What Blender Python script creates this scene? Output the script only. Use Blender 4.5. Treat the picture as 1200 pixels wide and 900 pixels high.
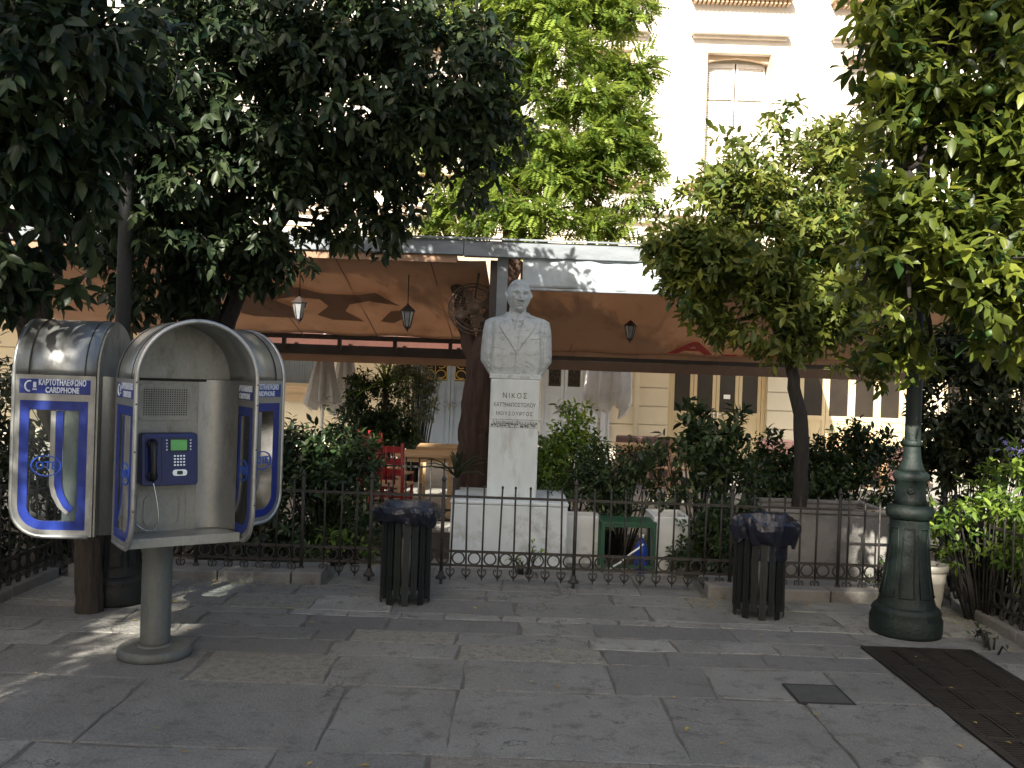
import bpy, math, random
import numpy as np
from mathutils import Vector, Matrix
R = math.radians
PI = math.pi
sc = bpy.context.scene
for o in list(bpy.data.objects):
    bpy.data.objects.remove(o)
col = sc.collection
rnd = random.Random(7)
rng = np.random.default_rng(11)

# ------------------------------------------------------------------ camera
EYE = 1.70
ROLL = R(2.0)
cam_d = bpy.data.cameras.new('camera'); cam = bpy.data.objects.new('camera', cam_d); col.objects.link(cam)
cam_d.sensor_width = 36.0; cam_d.lens = 36.0 * 1091 / 1200
cam_d.clip_start = 0.05; cam_d.clip_end = 600
PITCH = math.atan(10 / 1091)
cam.matrix_world = (Matrix.Translation((0, 0, EYE)) @ Matrix.Rotation(-PITCH, 4, 'X') @
                    Matrix.Rotation(R(90), 4, 'X') @ Matrix.Rotation(ROLL, 4, 'Z'))
sc.camera = cam

# ------------------------------------------------------------------ light
SUN_EL = R(34); SUN_AZ = R(199)           # azimuth clockwise from +Y
w = bpy.data.worlds.new('World'); sc.world = w; w.use_nodes = True
nt = w.node_tree; nt.nodes.clear()
sky = nt.nodes.new('ShaderNodeTexSky'); sky.sky_type = 'NISHITA'; sky.sun_disc = False
sky.sun_elevation = SUN_EL; sky.sun_rotation = SUN_AZ; sky.dust_density = 4.0; sky.ozone_density = .6
bgn = nt.nodes.new('ShaderNodeBackground'); bgn.inputs[1].default_value = 0.078
wo = nt.nodes.new('ShaderNodeOutputWorld')
nt.links.new(sky.outputs[0], bgn.inputs[0]); nt.links.new(bgn.outputs[0], wo.inputs[0])
sd = bpy.data.lights.new('sun', 'SUN'); so = bpy.data.objects.new('sun', sd); col.objects.link(so)
sd.energy = 5.0; sd.angle = R(0.53); sd.color = (1.0, 0.93, 0.82)
to_sun = Vector((math.sin(SUN_AZ) * math.cos(SUN_EL), math.cos(SUN_AZ) * math.cos(SUN_EL), math.sin(SUN_EL)))
so.rotation_euler = (-to_sun).to_track_quat('-Z', 'Y').to_euler()
sc.view_settings.view_transform = 'Standard'; sc.view_settings.look = 'None'
sc.view_settings.exposure = 1.5; sc.view_settings.gamma = 1.0; sc.view_settings.use_curve_mapping = False

# ------------------------------------------------------------------ helpers
def at(px, py, Y):
    """world point at distance Y that stands where pixel (px,py) of the 1200x900 photograph is"""
    dx = px - 600; dy = 450 - py
    u = dx * math.cos(ROLL) - dy * math.sin(ROLL)
    v = dx * math.sin(ROLL) + dy * math.cos(ROLL)
    return Vector((u / 1091 * Y, Y, EYE + (v - 10) / 1091 * Y))
def project(p):
    u = p[0] / p[1] * 1091; v = (p[2] - EYE) / p[1] * 1091 + 10
    dx = u * math.cos(ROLL) + v * math.sin(ROLL); dy = -u * math.sin(ROLL) + v * math.cos(ROLL)
    return 600 + dx, 450 - dy

class MB:
    def __init__(s): s.v = []; s.f = []; s.sm = []
    def add(s, vs, fs, smooth=False):
        n = len(s.v); s.v.extend([tuple(v) for v in vs])
        s.f.extend([tuple(i + n for i in f) for f in fs]); s.sm.extend([smooth] * len(fs)); return s
    def box(s, c, d, rz=0, M=None):
        x, y, z = d[0] / 2, d[1] / 2, d[2] / 2
        vs = [Vector((a, b, e)) for a in (-x, x) for b in (-y, y) for e in (-z, z)]
        if M is None: M = Matrix.Translation(c) @ Matrix.Rotation(rz, 4, 'Z')
        else: M = Matrix.Translation(c) @ M
        vs = [M @ v for v in vs]
        s.add(vs, [(0, 1, 3, 2), (4, 6, 7, 5), (0, 4, 5, 1), (2, 3, 7, 6), (0, 2, 6, 4), (1, 5, 7, 3)]); return s
    def b2(s, x0, x1, y0, y1, z0, z1):
        return s.box(((x0 + x1) / 2, (y0 + y1) / 2, (z0 + z1) / 2), (abs(x1 - x0), abs(y1 - y0), abs(z1 - z0)))
    def lathe(s, prof, n=24, c=(0, 0, 0), smooth=True, caps=True, M=None, wob=None):
        vs = []; fs = []
        for j, (r, z) in enumerate(prof):
            for i in range(n):
                a = 2 * PI * i / n; rr = r * (wob(a, z) if wob else 1)
                vs.append(Vector((rr * math.cos(a), rr * math.sin(a), z)))
        for j in range(len(prof) - 1):
            for i in range(n):
                k = (i + 1) % n
                fs.append((j * n + i, j * n + k, (j + 1) * n + k, (j + 1) * n + i))
        if M is not None: vs = [M @ v for v in vs]
        vs = [v + Vector(c) for v in vs]
        s.add(vs, fs, smooth)
        if caps:
            m = len(s.v) - len(vs)
            s.f.append(tuple(m + i for i in reversed(range(n)))); s.sm.append(False)
            s.f.append(tuple(m + (len(prof) - 1) * n + i for i in range(n))); s.sm.append(False)
        return s
    def tube(s, pts, r, n=8, smooth=True, closed=False, wob=None):
        pts = [Vector(p) for p in pts]; m = len(pts)
        rs = r if isinstance(r, (list, tuple)) else [r] * m
        vs = []; prev = None
        for i, p in enumerate(pts):
            if closed: t = pts[(i + 1) % m] - pts[i - 1]
            else: t = pts[min(i + 1, m - 1)] - pts[max(i - 1, 0)]
            if t.length < 1e-9: t = Vector((0, 0, 1))
            t.normalize()
            if prev is None:
                a = Vector((0, 0, 1)) if abs(t.z) < .9 else Vector((1, 0, 0)); u = t.cross(a).normalized()
            else:
                u = (prev - t * prev.dot(t))
                u = u.normalized() if u.length > 1e-6 else t.orthogonal().normalized()
            prev = u; wv = t.cross(u)
            for k in range(n):
                a = 2 * PI * k / n
                vs.append(p + (u * math.cos(a) + wv * math.sin(a)) * rs[i] * (wob(a, i) if wob else 1))
        fs = []
        for i in range(m if closed else m - 1):
            j = (i + 1) % m
            for k in range(n):
                l = (k + 1) % n
                fs.append((i * n + k, i * n + l, j * n + l, j * n + k))
        s.add(vs, fs, smooth)
        if not closed:
            b = len(s.v) - len(vs)
            s.f.append(tuple(b + k for k in reversed(range(n)))); s.sm.append(False)
            s.f.append(tuple(b + (m - 1) * n + k for k in range(n))); s.sm.append(False)
        return s
    def prism(s, poly, f0, f1):
        """poly: list of 2D points; f0,f1 map a 2D point to the two end faces"""
        n = len(poly); vs = [f0(p) for p in poly] + [f1(p) for p in poly]
        fs = [tuple(range(n)), tuple(reversed(range(n, 2 * n)))]
        fs += [(i, i + n, (i + 1) % n + n, (i + 1) % n) for i in range(n)]
        return s.add(vs, fs)
    def ring(s, outer, inner, f0, f1):
        n = len(outer); vs = [f0(p) for p in outer] + [f0(p) for p in inner] + [f1(p) for p in outer] + [f1(p) for p in inner]
        fs = []
        for i in range(n):
            j = (i + 1) % n
            fs += [(i, j, n + j, n + i), (2 * n + i, 3 * n + i, 3 * n + j, 2 * n + j), (i, 2 * n + i, 2 * n + j, j), (n + i, n + j, 3 * n + j, 3 * n + i)]
        return s.add(vs, fs)
    def xf(s, M, start=0):
        for i in range(start, len(s.v)): s.v[i] = tuple(M @ Vector(s.v[i]))
        return s
    def mesh(s, name, mt=None):
        me = bpy.data.meshes.new(name); me.from_pydata(s.v, [], s.f); me.validate()
        if len(me.polygons) == len(s.sm): me.polygons.foreach_set('use_smooth', s.sm)
        if mt: me.materials.append(mt)
        me.update(); return me
    def build(s, name, mt, parent=None, loc=None, bevel=0, rz=0):
        o = bpy.data.objects.new(name, s.mesh(name, mt)); col.objects.link(o)
        if parent: o.parent = parent
        if loc is not None: o.location = loc
        if rz: o.rotation_euler.z = rz
        if bevel:
            b = o.modifiers.new('bevel', 'BEVEL'); b.width = bevel; b.segments = 2; b.limit_method = 'ANGLE'; b.angle_limit = R(40)
        return o
def inst(name, me, parent=None, loc=(0, 0, 0), M=None, rot=None, scale=None):
    o = bpy.data.objects.new(name, me); col.objects.link(o)
    if parent: o.parent = parent
    if M is not None: o.matrix_local = M
    else:
        o.location = loc
        if rot: o.rotation_euler = rot
        if scale: o.scale = scale
    return o
def empty(name, loc=(0, 0, 0), rz=0):
    o = bpy.data.objects.new(name, None); col.objects.link(o); o.location = loc; o.rotation_euler.z = rz
    o.empty_display_size = .1; return o
def tag(o, label=None, cat=None, group=None, kind=None):
    if label: o['label'] = label
    if cat: o['category'] = cat
    if group: o['group'] = group
    if kind: o['kind'] = kind
    return o
def copy_tree(o, parent=None):
    c = o.copy(); col.objects.link(c)
    if parent: c.parent = parent; c.matrix_parent_inverse = o.matrix_parent_inverse.copy()
    for ch in [k for k in bpy.data.objects if k.parent == o]: copy_tree(ch, c)
    return c
_txt = {}
def text_mb(mb, s, size, M, ext=.001, ax='CENTER', sx=1.0, bold=0.0, spacing=1.0):
    cu = bpy.data.curves.new('t', 'FONT'); cu.body = s; cu.size = size; cu.extrude = ext; cu.align_x = ax; cu.align_y = 'CENTER'
    cu.offset = bold; cu.space_character = spacing; cu.resolution_u = 2; cu.space_line = .95
    to = bpy.data.objects.new('t', cu); col.objects.link(to)
    dg = bpy.context.evaluated_depsgraph_get(); me = bpy.data.meshes.new_from_object(to.evaluated_get(dg))
    vs = [M @ Vector((v.co.x * sx, v.co.y, v.co.z)) for v in me.vertices]; fs = [tuple(p.vertices) for p in me.polygons]
    mb.add(vs, fs); bpy.data.objects.remove(to); bpy.data.curves.remove(cu); bpy.data.meshes.remove(me)
FX = Matrix.Rotation(R(90), 4, 'X')                       # text facing -Y

# ------------------------------------------------------------------ materials
def mat(name, base, rough=.6, metal=0, var=0, scale=6, c2=None, bump=0, bscale=40, spec=.5, coords='Object',
        stretch=(1, 1, 1), dirt=None, dirt_scale=3, dirt_amt=.5, objvar=0, rvar=0, grain=0, cracks=0):
    m = bpy.data.materials.new(name); m.use_nodes = True; n = m.node_tree; N = n.nodes; L = n.links
    b = N['Principled BSDF']; b.inputs['Roughness'].default_value = rough; b.inputs['Metallic'].default_value = metal
    b.inputs['Specular IOR Level'].default_value = spec
    tc = N.new('ShaderNodeTexCoord'); mp = N.new('ShaderNodeMapping'); mp.inputs['Scale'].default_value = stretch
    L.new(tc.outputs[coords], mp.inputs[0]); vec = mp.outputs[0]
    c2 = c2 or tuple(min(1, x * (1 + .35)) for x in base)
    cur = None
    if var:
        no = N.new('ShaderNodeTexNoise'); no.inputs['Scale'].default_value = scale; no.inputs['Detail'].default_value = 8; no.inputs['Roughness'].default_value = .62
        L.new(vec, no.inputs[0])
        rp = N.new('ShaderNodeValToRGB'); rp.color_ramp.elements[0].position = .5 - .28 / max(var, .3); rp.color_ramp.elements[1].position = .5 + .28 / max(var, .3)
        rp.color_ramp.elements[0].color = (*base, 1); rp.color_ramp.elements[1].color = (*c2, 1)
        L.new(no.outputs[0], rp.inputs[0]); cur = rp.outputs[0]
        if rvar:
            mr = N.new('ShaderNodeMapRange'); mr.inputs[1].default_value = .3; mr.inputs[2].default_value = .7
            mr.inputs[3].default_value = rough - rvar; mr.inputs[4].default_value = rough + rvar
            L.new(no.outputs[0], mr.inputs[0]); L.new(mr.outputs[0], b.inputs['Roughness'])
    else:
        rg = N.new('ShaderNodeRGB'); rg.outputs[0].default_value = (*base, 1); cur = rg.outputs[0]
    if objvar:
        oi = N.new('ShaderNodeObjectInfo'); hs = N.new('ShaderNodeHueSaturation')
        mr = N.new('ShaderNodeMapRange'); mr.inputs[3].default_value = 1 - objvar; mr.inputs[4].default_value = 1 + objvar
        L.new(oi.outputs['Random'], mr.inputs[0]); L.new(mr.outputs[0], hs.inputs['Value']); L.new(cur, hs.inputs['Color']); cur = hs.outputs[0]
    if dirt:
        n2 = N.new('ShaderNodeTexNoise'); n2.inputs['Scale'].default_value = dirt_scale; n2.inputs['Detail'].default_value = 10; n2.inputs['Roughness'].default_value = .7
        L.new(vec, n2.inputs[0]); r2 = N.new('ShaderNodeValToRGB'); r2.color_ramp.elements[0].position = .52; r2.color_ramp.elements[1].position = .68
        r2.color_ramp.elements[0].color = (0, 0, 0, 1); r2.color_ramp.elements[1].color = (dirt_amt,) * 3 + (1,)
        L.new(n2.outputs[0], r2.inputs[0]); mx = N.new('ShaderNodeMix'); mx.data_type = 'RGBA'
        L.new(r2.outputs[0], mx.inputs[0]); L.new(cur, mx.inputs[6]); mx.inputs[7].default_value = (*dirt, 1); cur = mx.outputs[2]
    if grain:
        ng = N.new('ShaderNodeTexNoise'); ng.inputs['Scale'].default_value = 75; ng.inputs['Detail'].default_value = 5; ng.inputs['Roughness'].default_value = .8; L.new(vec, ng.inputs[0])
        mg = N.new('ShaderNodeMapRange'); mg.inputs[1].default_value = .32; mg.inputs[2].default_value = .68; mg.inputs[3].default_value = 1 - grain; mg.inputs[4].default_value = 1 + grain; L.new(ng.outputs[0], mg.inputs[0])
        hg = N.new('ShaderNodeHueSaturation'); L.new(mg.outputs[0], hg.inputs['Value']); L.new(cur, hg.inputs['Color']); cur = hg.outputs[0]
    if cracks:
        vd = N.new('ShaderNodeTexVoronoi'); vd.feature = 'DISTANCE_TO_EDGE'; vd.inputs['Scale'].default_value = 1.3
        nw = N.new('ShaderNodeTexNoise'); nw.inputs['Scale'].default_value = 5; nw.inputs['Detail'].default_value = 8; L.new(vec, nw.inputs[0])
        va = N.new('ShaderNodeVectorMath'); va.operation = 'MULTIPLY_ADD'; L.new(nw.outputs['Color'], va.inputs[0]); va.inputs[1].default_value = (.5, .5, .5); L.new(vec, va.inputs[2]); L.new(va.outputs[0], vd.inputs['Vector'])
        mc = N.new('ShaderNodeMapRange'); mc.inputs[1].default_value = .0; mc.inputs[2].default_value = .008; mc.inputs[3].default_value = cracks; mc.inputs[4].default_value = 0; L.new(vd.outputs[0], mc.inputs[0])
        nm_ = N.new('ShaderNodeTexNoise'); nm_.inputs['Scale'].default_value = 1.1; L.new(vec, nm_.inputs[0])
        mm_ = N.new('ShaderNodeMath'); mm_.operation = 'GREATER_THAN'; mm_.inputs[1].default_value = .52; L.new(nm_.outputs[0], mm_.inputs[0])
        mu = N.new('ShaderNodeMath'); mu.operation = 'MULTIPLY'; L.new(mc.outputs[0], mu.inputs[0]); L.new(mm_.outputs[0], mu.inputs[1])
        mxc = N.new('ShaderNodeMix'); mxc.data_type = 'RGBA'; L.new(mu.outputs[0], mxc.inputs[0]); L.new(cur, mxc.inputs[6]); mxc.inputs[7].default_value = (.03, .028, .024, 1); cur = mxc.outputs[2]
    L.new(cur, b.inputs['Base Color'])
    if bump:
        n3 = N.new('ShaderNodeTexNoise'); n3.inputs['Scale'].default_value = bscale; n3.inputs['Detail'].default_value = 9; n3.inputs['Roughness'].default_value = .65
        L.new(vec, n3.inputs[0]); bm = N.new('ShaderNodeBump'); bm.inputs['Strength'].default_value = min(1, bump); bm.inputs['Distance'].default_value = .02
        L.new(n3.outputs[0], bm.inputs['Height']); L.new(bm.outputs[0], b.inputs['Normal'])
    return m
def leaf_mat(name, dark, light, trans=.3, rough=.42, spec=.5, tcol=None):
    m = bpy.data.materials.new(name); m.use_nodes = True; n = m.node_tree; N = n.nodes; L = n.links
    b = N['Principled BSDF']; b.inputs['Roughness'].default_value = rough; b.inputs['Specular IOR Level'].default_value = spec
    a = N.new('ShaderNodeAttribute'); a.attribute_name = 'tone'
    oi = N.new('ShaderNodeObjectInfo'); mx0 = N.new('ShaderNodeMath'); mx0.operation = 'ADD'
    rp = N.new('ShaderNodeValToRGB'); e = rp.color_ramp.elements; e[0].color = (*dark, 1); e[1].color = (*light, 1)
    e2 = e.new(.97); e2.color = (light[0] * 1.5, light[1] * 1.15, light[2], 1); e[1].position = .85
    e[-1].position = 1.0
    L.new(a.outputs['Fac'], rp.inputs[0]); L.new(rp.outputs[0], b.inputs['Base Color'])
    tr = N.new('ShaderNodeBsdfTranslucent'); hs = N.new('ShaderNodeHueSaturation'); hs.inputs['Value'].default_value = 1.7; hs.inputs['Hue'].default_value = .485
    L.new(rp.outputs[0], hs.inputs['Color']); L.new(hs.outputs[0], tr.inputs[0])
    ms = N.new('ShaderNodeMixShader'); ms.inputs[0].default_value = trans
    L.new(b.outputs[0], ms.inputs[1]); L.new(tr.outputs[0], ms.inputs[2]); L.new(ms.outputs[0], N['Material Output'].inputs[0])
    return m
def cloth_mat(name, c, trans=.35, c2=None, scale=1.5, bump=.2, var=1):
    m = mat(name, c, .85, var=var, scale=scale, c2=c2, bump=.6, bscale=3.5, stretch=(1, .5, 1), dirt=tuple(q * .5 for q in c), dirt_scale=1.6, dirt_amt=.5, grain=.08); N = m.node_tree.nodes; L = m.node_tree.links
    b = N['Principled BSDF']; tr = N.new('ShaderNodeBsdfTranslucent'); ms = N.new('ShaderNodeMixShader'); ms.inputs[0].default_value = trans
    src = b.inputs['Base Color'].links[0].from_socket; L.new(src, tr.inputs[0])
    L.new(b.outputs[0], ms.inputs[1]); L.new(tr.outputs[0], ms.inputs[2]); L.new(ms.outputs[0], N['Material Output'].inputs[0]); return m
def glass_mat(name, tint=(.85, .9, .9), amt=.16, rough=.08):
    m = bpy.data.materials.new(name); m.use_nodes = True; N = m.node_tree.nodes; L = m.node_tree.links; N.remove(N['Principled BSDF'])
    t = N.new('ShaderNodeBsdfTransparent'); t.inputs[0].default_value = (*tint, 1)
    g = N.new('ShaderNodeBsdfGlossy'); g.inputs['Roughness'].default_value = rough
    fr = N.new('ShaderNodeLayerWeight'); fr.inputs[0].default_value = .25
    no = N.new('ShaderNodeTexNoise'); no.inputs['Scale'].default_value = 7; no.inputs['Detail'].default_value = 6
    mt = N.new('ShaderNodeMath'); mt.operation = 'MULTIPLY_ADD'; mt.inputs[1].default_value = amt; L.new(no.outputs[0], mt.inputs[0]); L.new(fr.outputs['Fresnel'], mt.inputs[2])
    ms = N.new('ShaderNodeMixShader'); L.new(mt.outputs[0], ms.inputs[0]); L.new(t.outputs[0], ms.inputs[1]); L.new(g.outputs[0], ms.inputs[2])
    L.new(ms.outputs[0], N['Material Output'].inputs[0]); return m

M = {}
M['slab'] = mat('slab', (.16, .158, .142), .78, var=1, scale=2.2, c2=(.275, .27, .245), bump=.9, bscale=34, dirt=(.085, .08, .068), dirt_scale=7, dirt_amt=.75, objvar=.10, rvar=.1, grain=.28, cracks=.8)
M['slab_dark'] = mat('slab_dark', (.135, .132, .122), .75, var=1, scale=3, c2=(.21, .206, .19), bump=.8, bscale=30, dirt=(.07, .068, .06), dirt_scale=6, dirt_amt=.7, objvar=.08, grain=.25)
M['slab_warm'] = mat('slab_warm', (.16, .152, .125), .85, var=1, scale=22, c2=(.3, .285, .24), bump=1, bscale=18, dirt=(.09, .085, .065), dirt_scale=14, dirt_amt=.8, objvar=.08, grain=.3)
M['slab_pale'] = mat('slab_pale', (.2, .197, .178), .8, var=1, scale=3.5, c2=(.34, .335, .3), bump=.8, bscale=30, dirt=(.1, .097, .082), dirt_scale=6, dirt_amt=.8, objvar=.08, grain=.28, cracks=.7)
M['grout'] = mat('grout', (.085, .08, .068), .95, var=1, scale=7, c2=(.21, .2, .175), bump=.8, bscale=80)
M['ground'] = mat('ground', (.16, .155, .14), .9, var=1, scale=2, bump=.4)
M['soil'] = mat('soil', (.035, .028, .02), .95, var=1, scale=8, c2=(.1, .085, .06), bump=1, bscale=30)
M['kerb'] = mat('kerb', (.16, .155, .14), .85, var=1, scale=6, c2=(.3, .28, .25), bump=.8, bscale=18, dirt=(.06, .055, .04), dirt_amt=.7)
M['marble'] = mat('marble', (.46, .51, .52), .5, var=1, scale=2.5, c2=(.6, .65, .66), bump=.08, bscale=30, stretch=(3, 3, .8), dirt=(.32, .34, .32), dirt_scale=2.2, dirt_amt=.7)
M['marble_bust'] = mat('marble_bust', (.40, .44, .45), .65, var=1, scale=5, c2=(.56, .6, .61), bump=.2, bscale=60, stretch=(1, 1, 1.8), dirt=(.09, .09, .085), dirt_scale=12, dirt_amt=.6, grain=.22)
M['carve'] = mat('carve', (.05, .05, .047), .9, var=1, scale=9)
M['plinth'] = mat('plinth', (.5, .55, .57), .55, var=1, scale=3, c2=(.64, .69, .7), bump=.15, bscale=30, dirt=(.2, .2, .17), dirt_scale=2.5, dirt_amt=.7)
M['alu'] = mat('alu', (.24, .25, .245), .42, .7, var=1, scale=5, stretch=(1, 1, .35), c2=(.38, .39, .385), bump=.06, bscale=60, dirt=(.13, .125, .1), dirt_scale=5, dirt_amt=.65, rvar=.1, grain=.1)
M['alu_in'] = mat('alu_in', (.26, .26, .235), .5, .35, var=1, scale=6, c2=(.38, .385, .35), bump=.1, bscale=50, dirt=(.13, .12, .08), dirt_scale=7, dirt_amt=.7, stretch=(1, 1, .5), grain=.12)
M['alu_rim'] = mat('alu_rim', (.4, .41, .4), .35, .75, var=1, scale=9, dirt=(.2, .19, .15), dirt_scale=7, dirt_amt=.6)
M['steel_post'] = mat('steel_post', (.10, .108, .10), .55, .2, var=1, scale=6, c2=(.17, .18, .17), bump=.3, bscale=40, stretch=(1, 1, .4), dirt=(.06, .055, .04), dirt_amt=.6, grain=.15)
M['blue'] = mat('blue', (.005, .016, .15), .38, var=1, scale=5, c2=(.009, .034, .26), dirt=(.04, .05, .09), dirt_scale=10, dirt_amt=.5)
M['navy'] = mat('navy', (.005, .008, .07), .32, var=1, scale=8, c2=(.009, .016, .12))
M['logo_blue'] = mat('logo_blue', (.02, .08, .42), .4, var=1, scale=9)
M['letter'] = mat('letter', (.55, .62, .72), .5, var=1, scale=20, c2=(.7, .76, .84))
M['lcd'] = mat('lcd', (.1, .42, .1), .25, var=1, scale=14, c2=(.16, .55, .15))
M['black'] = mat('black_plastic', (.012, .012, .014), .35, var=1, scale=10)
M['hole'] = mat('hole', (.02, .02, .018), .9, var=1, scale=10)
M['chrome'] = mat('chrome', (.6, .62, .62), .25, .9, var=1, scale=10)
M['glass'] = glass_mat('glass', amt=.14)
M['glass_dirty'] = glass_mat('glass_dirty', (.7, .75, .75), .3, .25)
M['iron'] = mat('iron', (.02, .021, .019), .6, .2, var=1, scale=30, c2=(.055, .048, .04), bump=.3, bscale=90, dirt=(.11, .065, .04), dirt_scale=9, dirt_amt=.5)
M['green_iron'] = mat('green_iron', (.004, .010, .008), .58, .05, var=1, scale=9, c2=(.009, .02, .016), bump=.35, bscale=45, dirt=(.04, .045, .035), dirt_scale=11, dirt_amt=.5, grain=.2)
M['black_iron'] = mat('black_iron', (.008, .009, .008), .6, .1, var=1, scale=9, c2=(.02, .02, .017), bump=.35, bscale=45)
M['bin'] = mat('bin', (.005, .007, .007), .5, .1, var=1, scale=12, c2=(.012, .016, .015), bump=.2, bscale=40, dirt=(.025, .028, .025), dirt_scale=9, dirt_amt=.4, objvar=.25)
M['bag'] = mat('bag', (.005, .006, .013), .2, var=1, scale=8, c2=(.009, .011, .026), bump=.5, bscale=22, spec=.8)
M['grate'] = mat('grate', (.016, .013, .011), .6, .4, var=1, scale=9, c2=(.045, .036, .03), bump=.4, bscale=40)
M['cover'] = mat('cover', (.07, .07, .065), .7, .3, var=1, scale=14, c2=(.12, .12, .11), bump=.7, bscale=60)
M['pot'] = mat('pot', (.36, .34, .28), .75, var=1, scale=5, c2=(.5, .47, .4), bump=.25, bscale=20, dirt=(.12, .13, .09), dirt_amt=.6)
M['planter'] = mat('planter', (.55, .57, .55), .7, var=1, scale=4, c2=(.7, .72, .7), bump=.25, bscale=20, dirt=(.2, .2, .16), dirt_scale=3, dirt_amt=.7)
M['stone_planter'] = mat('stone_planter', (.15, .145, .135), .85, var=1, scale=4, c2=(.26, .25, .23), bump=.5, bscale=24, dirt=(.08, .08, .07), dirt_scale=3, dirt_amt=.7)
M['bark'] = mat('bark', (.02, .015, .012), .9, var=1, scale=7, c2=(.075, .058, .045), bump=1, bscale=16, stretch=(3, 3, .7))
M['bark_dark'] = mat('bark_dark', (.013, .011, .009), .92, var=1, scale=9, c2=(.042, .036, .03), bump=1, bscale=22, stretch=(3, 3, .7))
M['bark_red'] = mat('bark_red', (.022, .013, .01), .95, var=1, scale=5, c2=(.11, .06, .04), bump=1, bscale=9, stretch=(4, 4, .6), grain=.3)
M['stucco'] = mat('stucco', (.62, .56, .43), .85, var=.6, scale=1.2, c2=(.7, .64, .5), bump=.1, bscale=20, dirt=(.45, .39, .28), dirt_scale=1.2, dirt_amt=.3)
M['stucco_pale'] = mat('stucco_pale', (.6, .55, .49), .9, var=.7, scale=1.2, c2=(.66, .61, .54), bump=.3, bscale=20, dirt=(.33, .27, .2), dirt_scale=.9, dirt_amt=.5, stretch=(1, 1, .4), grain=.06)
M['trim'] = mat('trim', (.42, .31, .2), .8, var=1, scale=3, c2=(.5, .38, .26))
M['shutter'] = mat('shutter', (.68, .64, .6), .6, var=1, scale=4, c2=(.74, .7, .66))
M['wood_yel'] = mat('wood_yellow', (.52, .42, .24), .55, var=1, scale=5, c2=(.64, .53, .33), stretch=(6, 6, .6), bump=.1)
M['door_blue'] = mat('door_blue', (.14, .185, .25), .6, var=1, scale=4, c2=(.2, .25, .32), dirt=(.18, .2, .22), dirt_amt=.4)
M['door_pale'] = mat('door_pale', (.4, .45, .52), .6, var=1, scale=4, c2=(.5, .55, .62))
M['gold'] = mat('gold', (.35, .24, .08), .5, .5, var=1, scale=10)
M['pane_dark'] = mat('pane_dark', (.012, .010, .008), .22, var=1, scale=1.5, c2=(.035, .027, .02), spec=.35)
M['canvas'] = cloth_mat('canvas', (.4, .27, .185), .44, (.5, .36, .265))
M['canvas_print'] = cloth_mat('canvas_print', (.2, .125, .085), .35, (.3, .2, .14)); M['canvas_red'] = cloth_mat('canvas_red', (.075, .028, .02), .2, (.12, .045, .032))  # first one is canvas darkened for the shadow shapes on the left awning
M['canvas_tan'] = cloth_mat('canvas_tan', (.4, .25, .16), .3, (.48, .31, .2)); M['canvas_cream'] = cloth_mat('canvas_cream', (.62, .52, .4), .5, (.7, .6, .47))
M['valance'] = cloth_mat('valance', (.5, .56, .6), .35, (.6, .66, .7), scale=3)
M['parasol'] = cloth_mat('parasol', (.72, .69, .66), .12, (.82, .79, .76), scale=4)
M['beam'] = mat('beam', (.16, .18, .2), .6, .2, var=1, scale=5, c2=(.24, .27, .29), bump=.1, dirt=(.08, .08, .08), dirt_amt=.5, stretch=(.5, 1, 2))
M['dark_rail'] = mat('dark_rail', (.02, .014, .012), .6, var=1, scale=8, c2=(.05, .035, .03))
M['brown_rail'] = mat('brown_rail', (.13, .08, .055), .6, var=1, scale=8, c2=(.2, .125, .085))
M['red_letter'] = mat('red_letter', (.35, .03, .025), .7, var=1, scale=8)
M['red_paint'] = mat('red_paint', (.22, .010, .010), .45, var=1, scale=8, c2=(.3, .018, .015))
M['table_wood'] = mat('table_wood', (.4, .25, .12), .55, var=1, scale=5, c2=(.52, .35, .19), stretch=(.6, 6, 6))
M['brown_seat'] = mat('brown_seat', (.075, .035, .028), .6, var=1, scale=5, c2=(.11, .055, .045))
M['cane'] = mat('cane', (.42, .25, .14), .7, var=1, scale=12)
M['white_paint'] = mat('white_paint', (.72, .73, .72), .5, var=1, scale=8, dirt=(.4, .4, .36), dirt_amt=.4)
M['green_paint'] = mat('green_paint', (.008, .055, .026), .5, var=1, scale=8, c2=(.014, .085, .04), dirt=(.05, .05, .04), dirt_amt=.4)
M['blue_plastic'] = mat('blue_plastic', (.012, .04, .27), .3, var=1, scale=8, c2=(.02, .06, .35))
M['lantern_glass'] = mat('lantern_glass', (.2, .21, .22), .2, var=1, scale=10, c2=(.3, .32, .33))
M['wicker'] = mat('wicker', (.1, .07, .05), .8, var=1, scale=20, c2=(.17, .12, .09))
M['fruit'] = mat('fruit', (.03, .062, .014), .45, var=1, scale=12, c2=(.05, .1, .02), bump=.15, bscale=160)
M['purple'] = mat('purple', (.25, .22, .5), .7, var=1, scale=20)
M['dry_leaf'] = mat('dry_leaf', (.3, .2, .05), .7, var=1, scale=20, c2=(.5, .38, .1), objvar=.3)
LM = {
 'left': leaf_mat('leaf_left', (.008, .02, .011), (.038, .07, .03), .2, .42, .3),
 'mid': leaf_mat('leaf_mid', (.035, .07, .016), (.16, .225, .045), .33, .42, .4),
 'right': leaf_mat('leaf_right', (.02, .046, .012), (.14, .21, .03), .38, .4, .4),
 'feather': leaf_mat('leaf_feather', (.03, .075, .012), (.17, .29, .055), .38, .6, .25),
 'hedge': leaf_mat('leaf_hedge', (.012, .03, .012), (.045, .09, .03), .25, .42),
 'bright': leaf_mat('leaf_bright', (.05, .11, .02), (.18, .32, .05), .4, .45),
 'olive': leaf_mat('leaf_olive', (.07, .1, .06), (.17, .21, .13), .25, .6),
 'dusk': leaf_mat('leaf_dusk', (.01, .02, .009), (.04, .06, .022), .2, .5),
}

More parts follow.
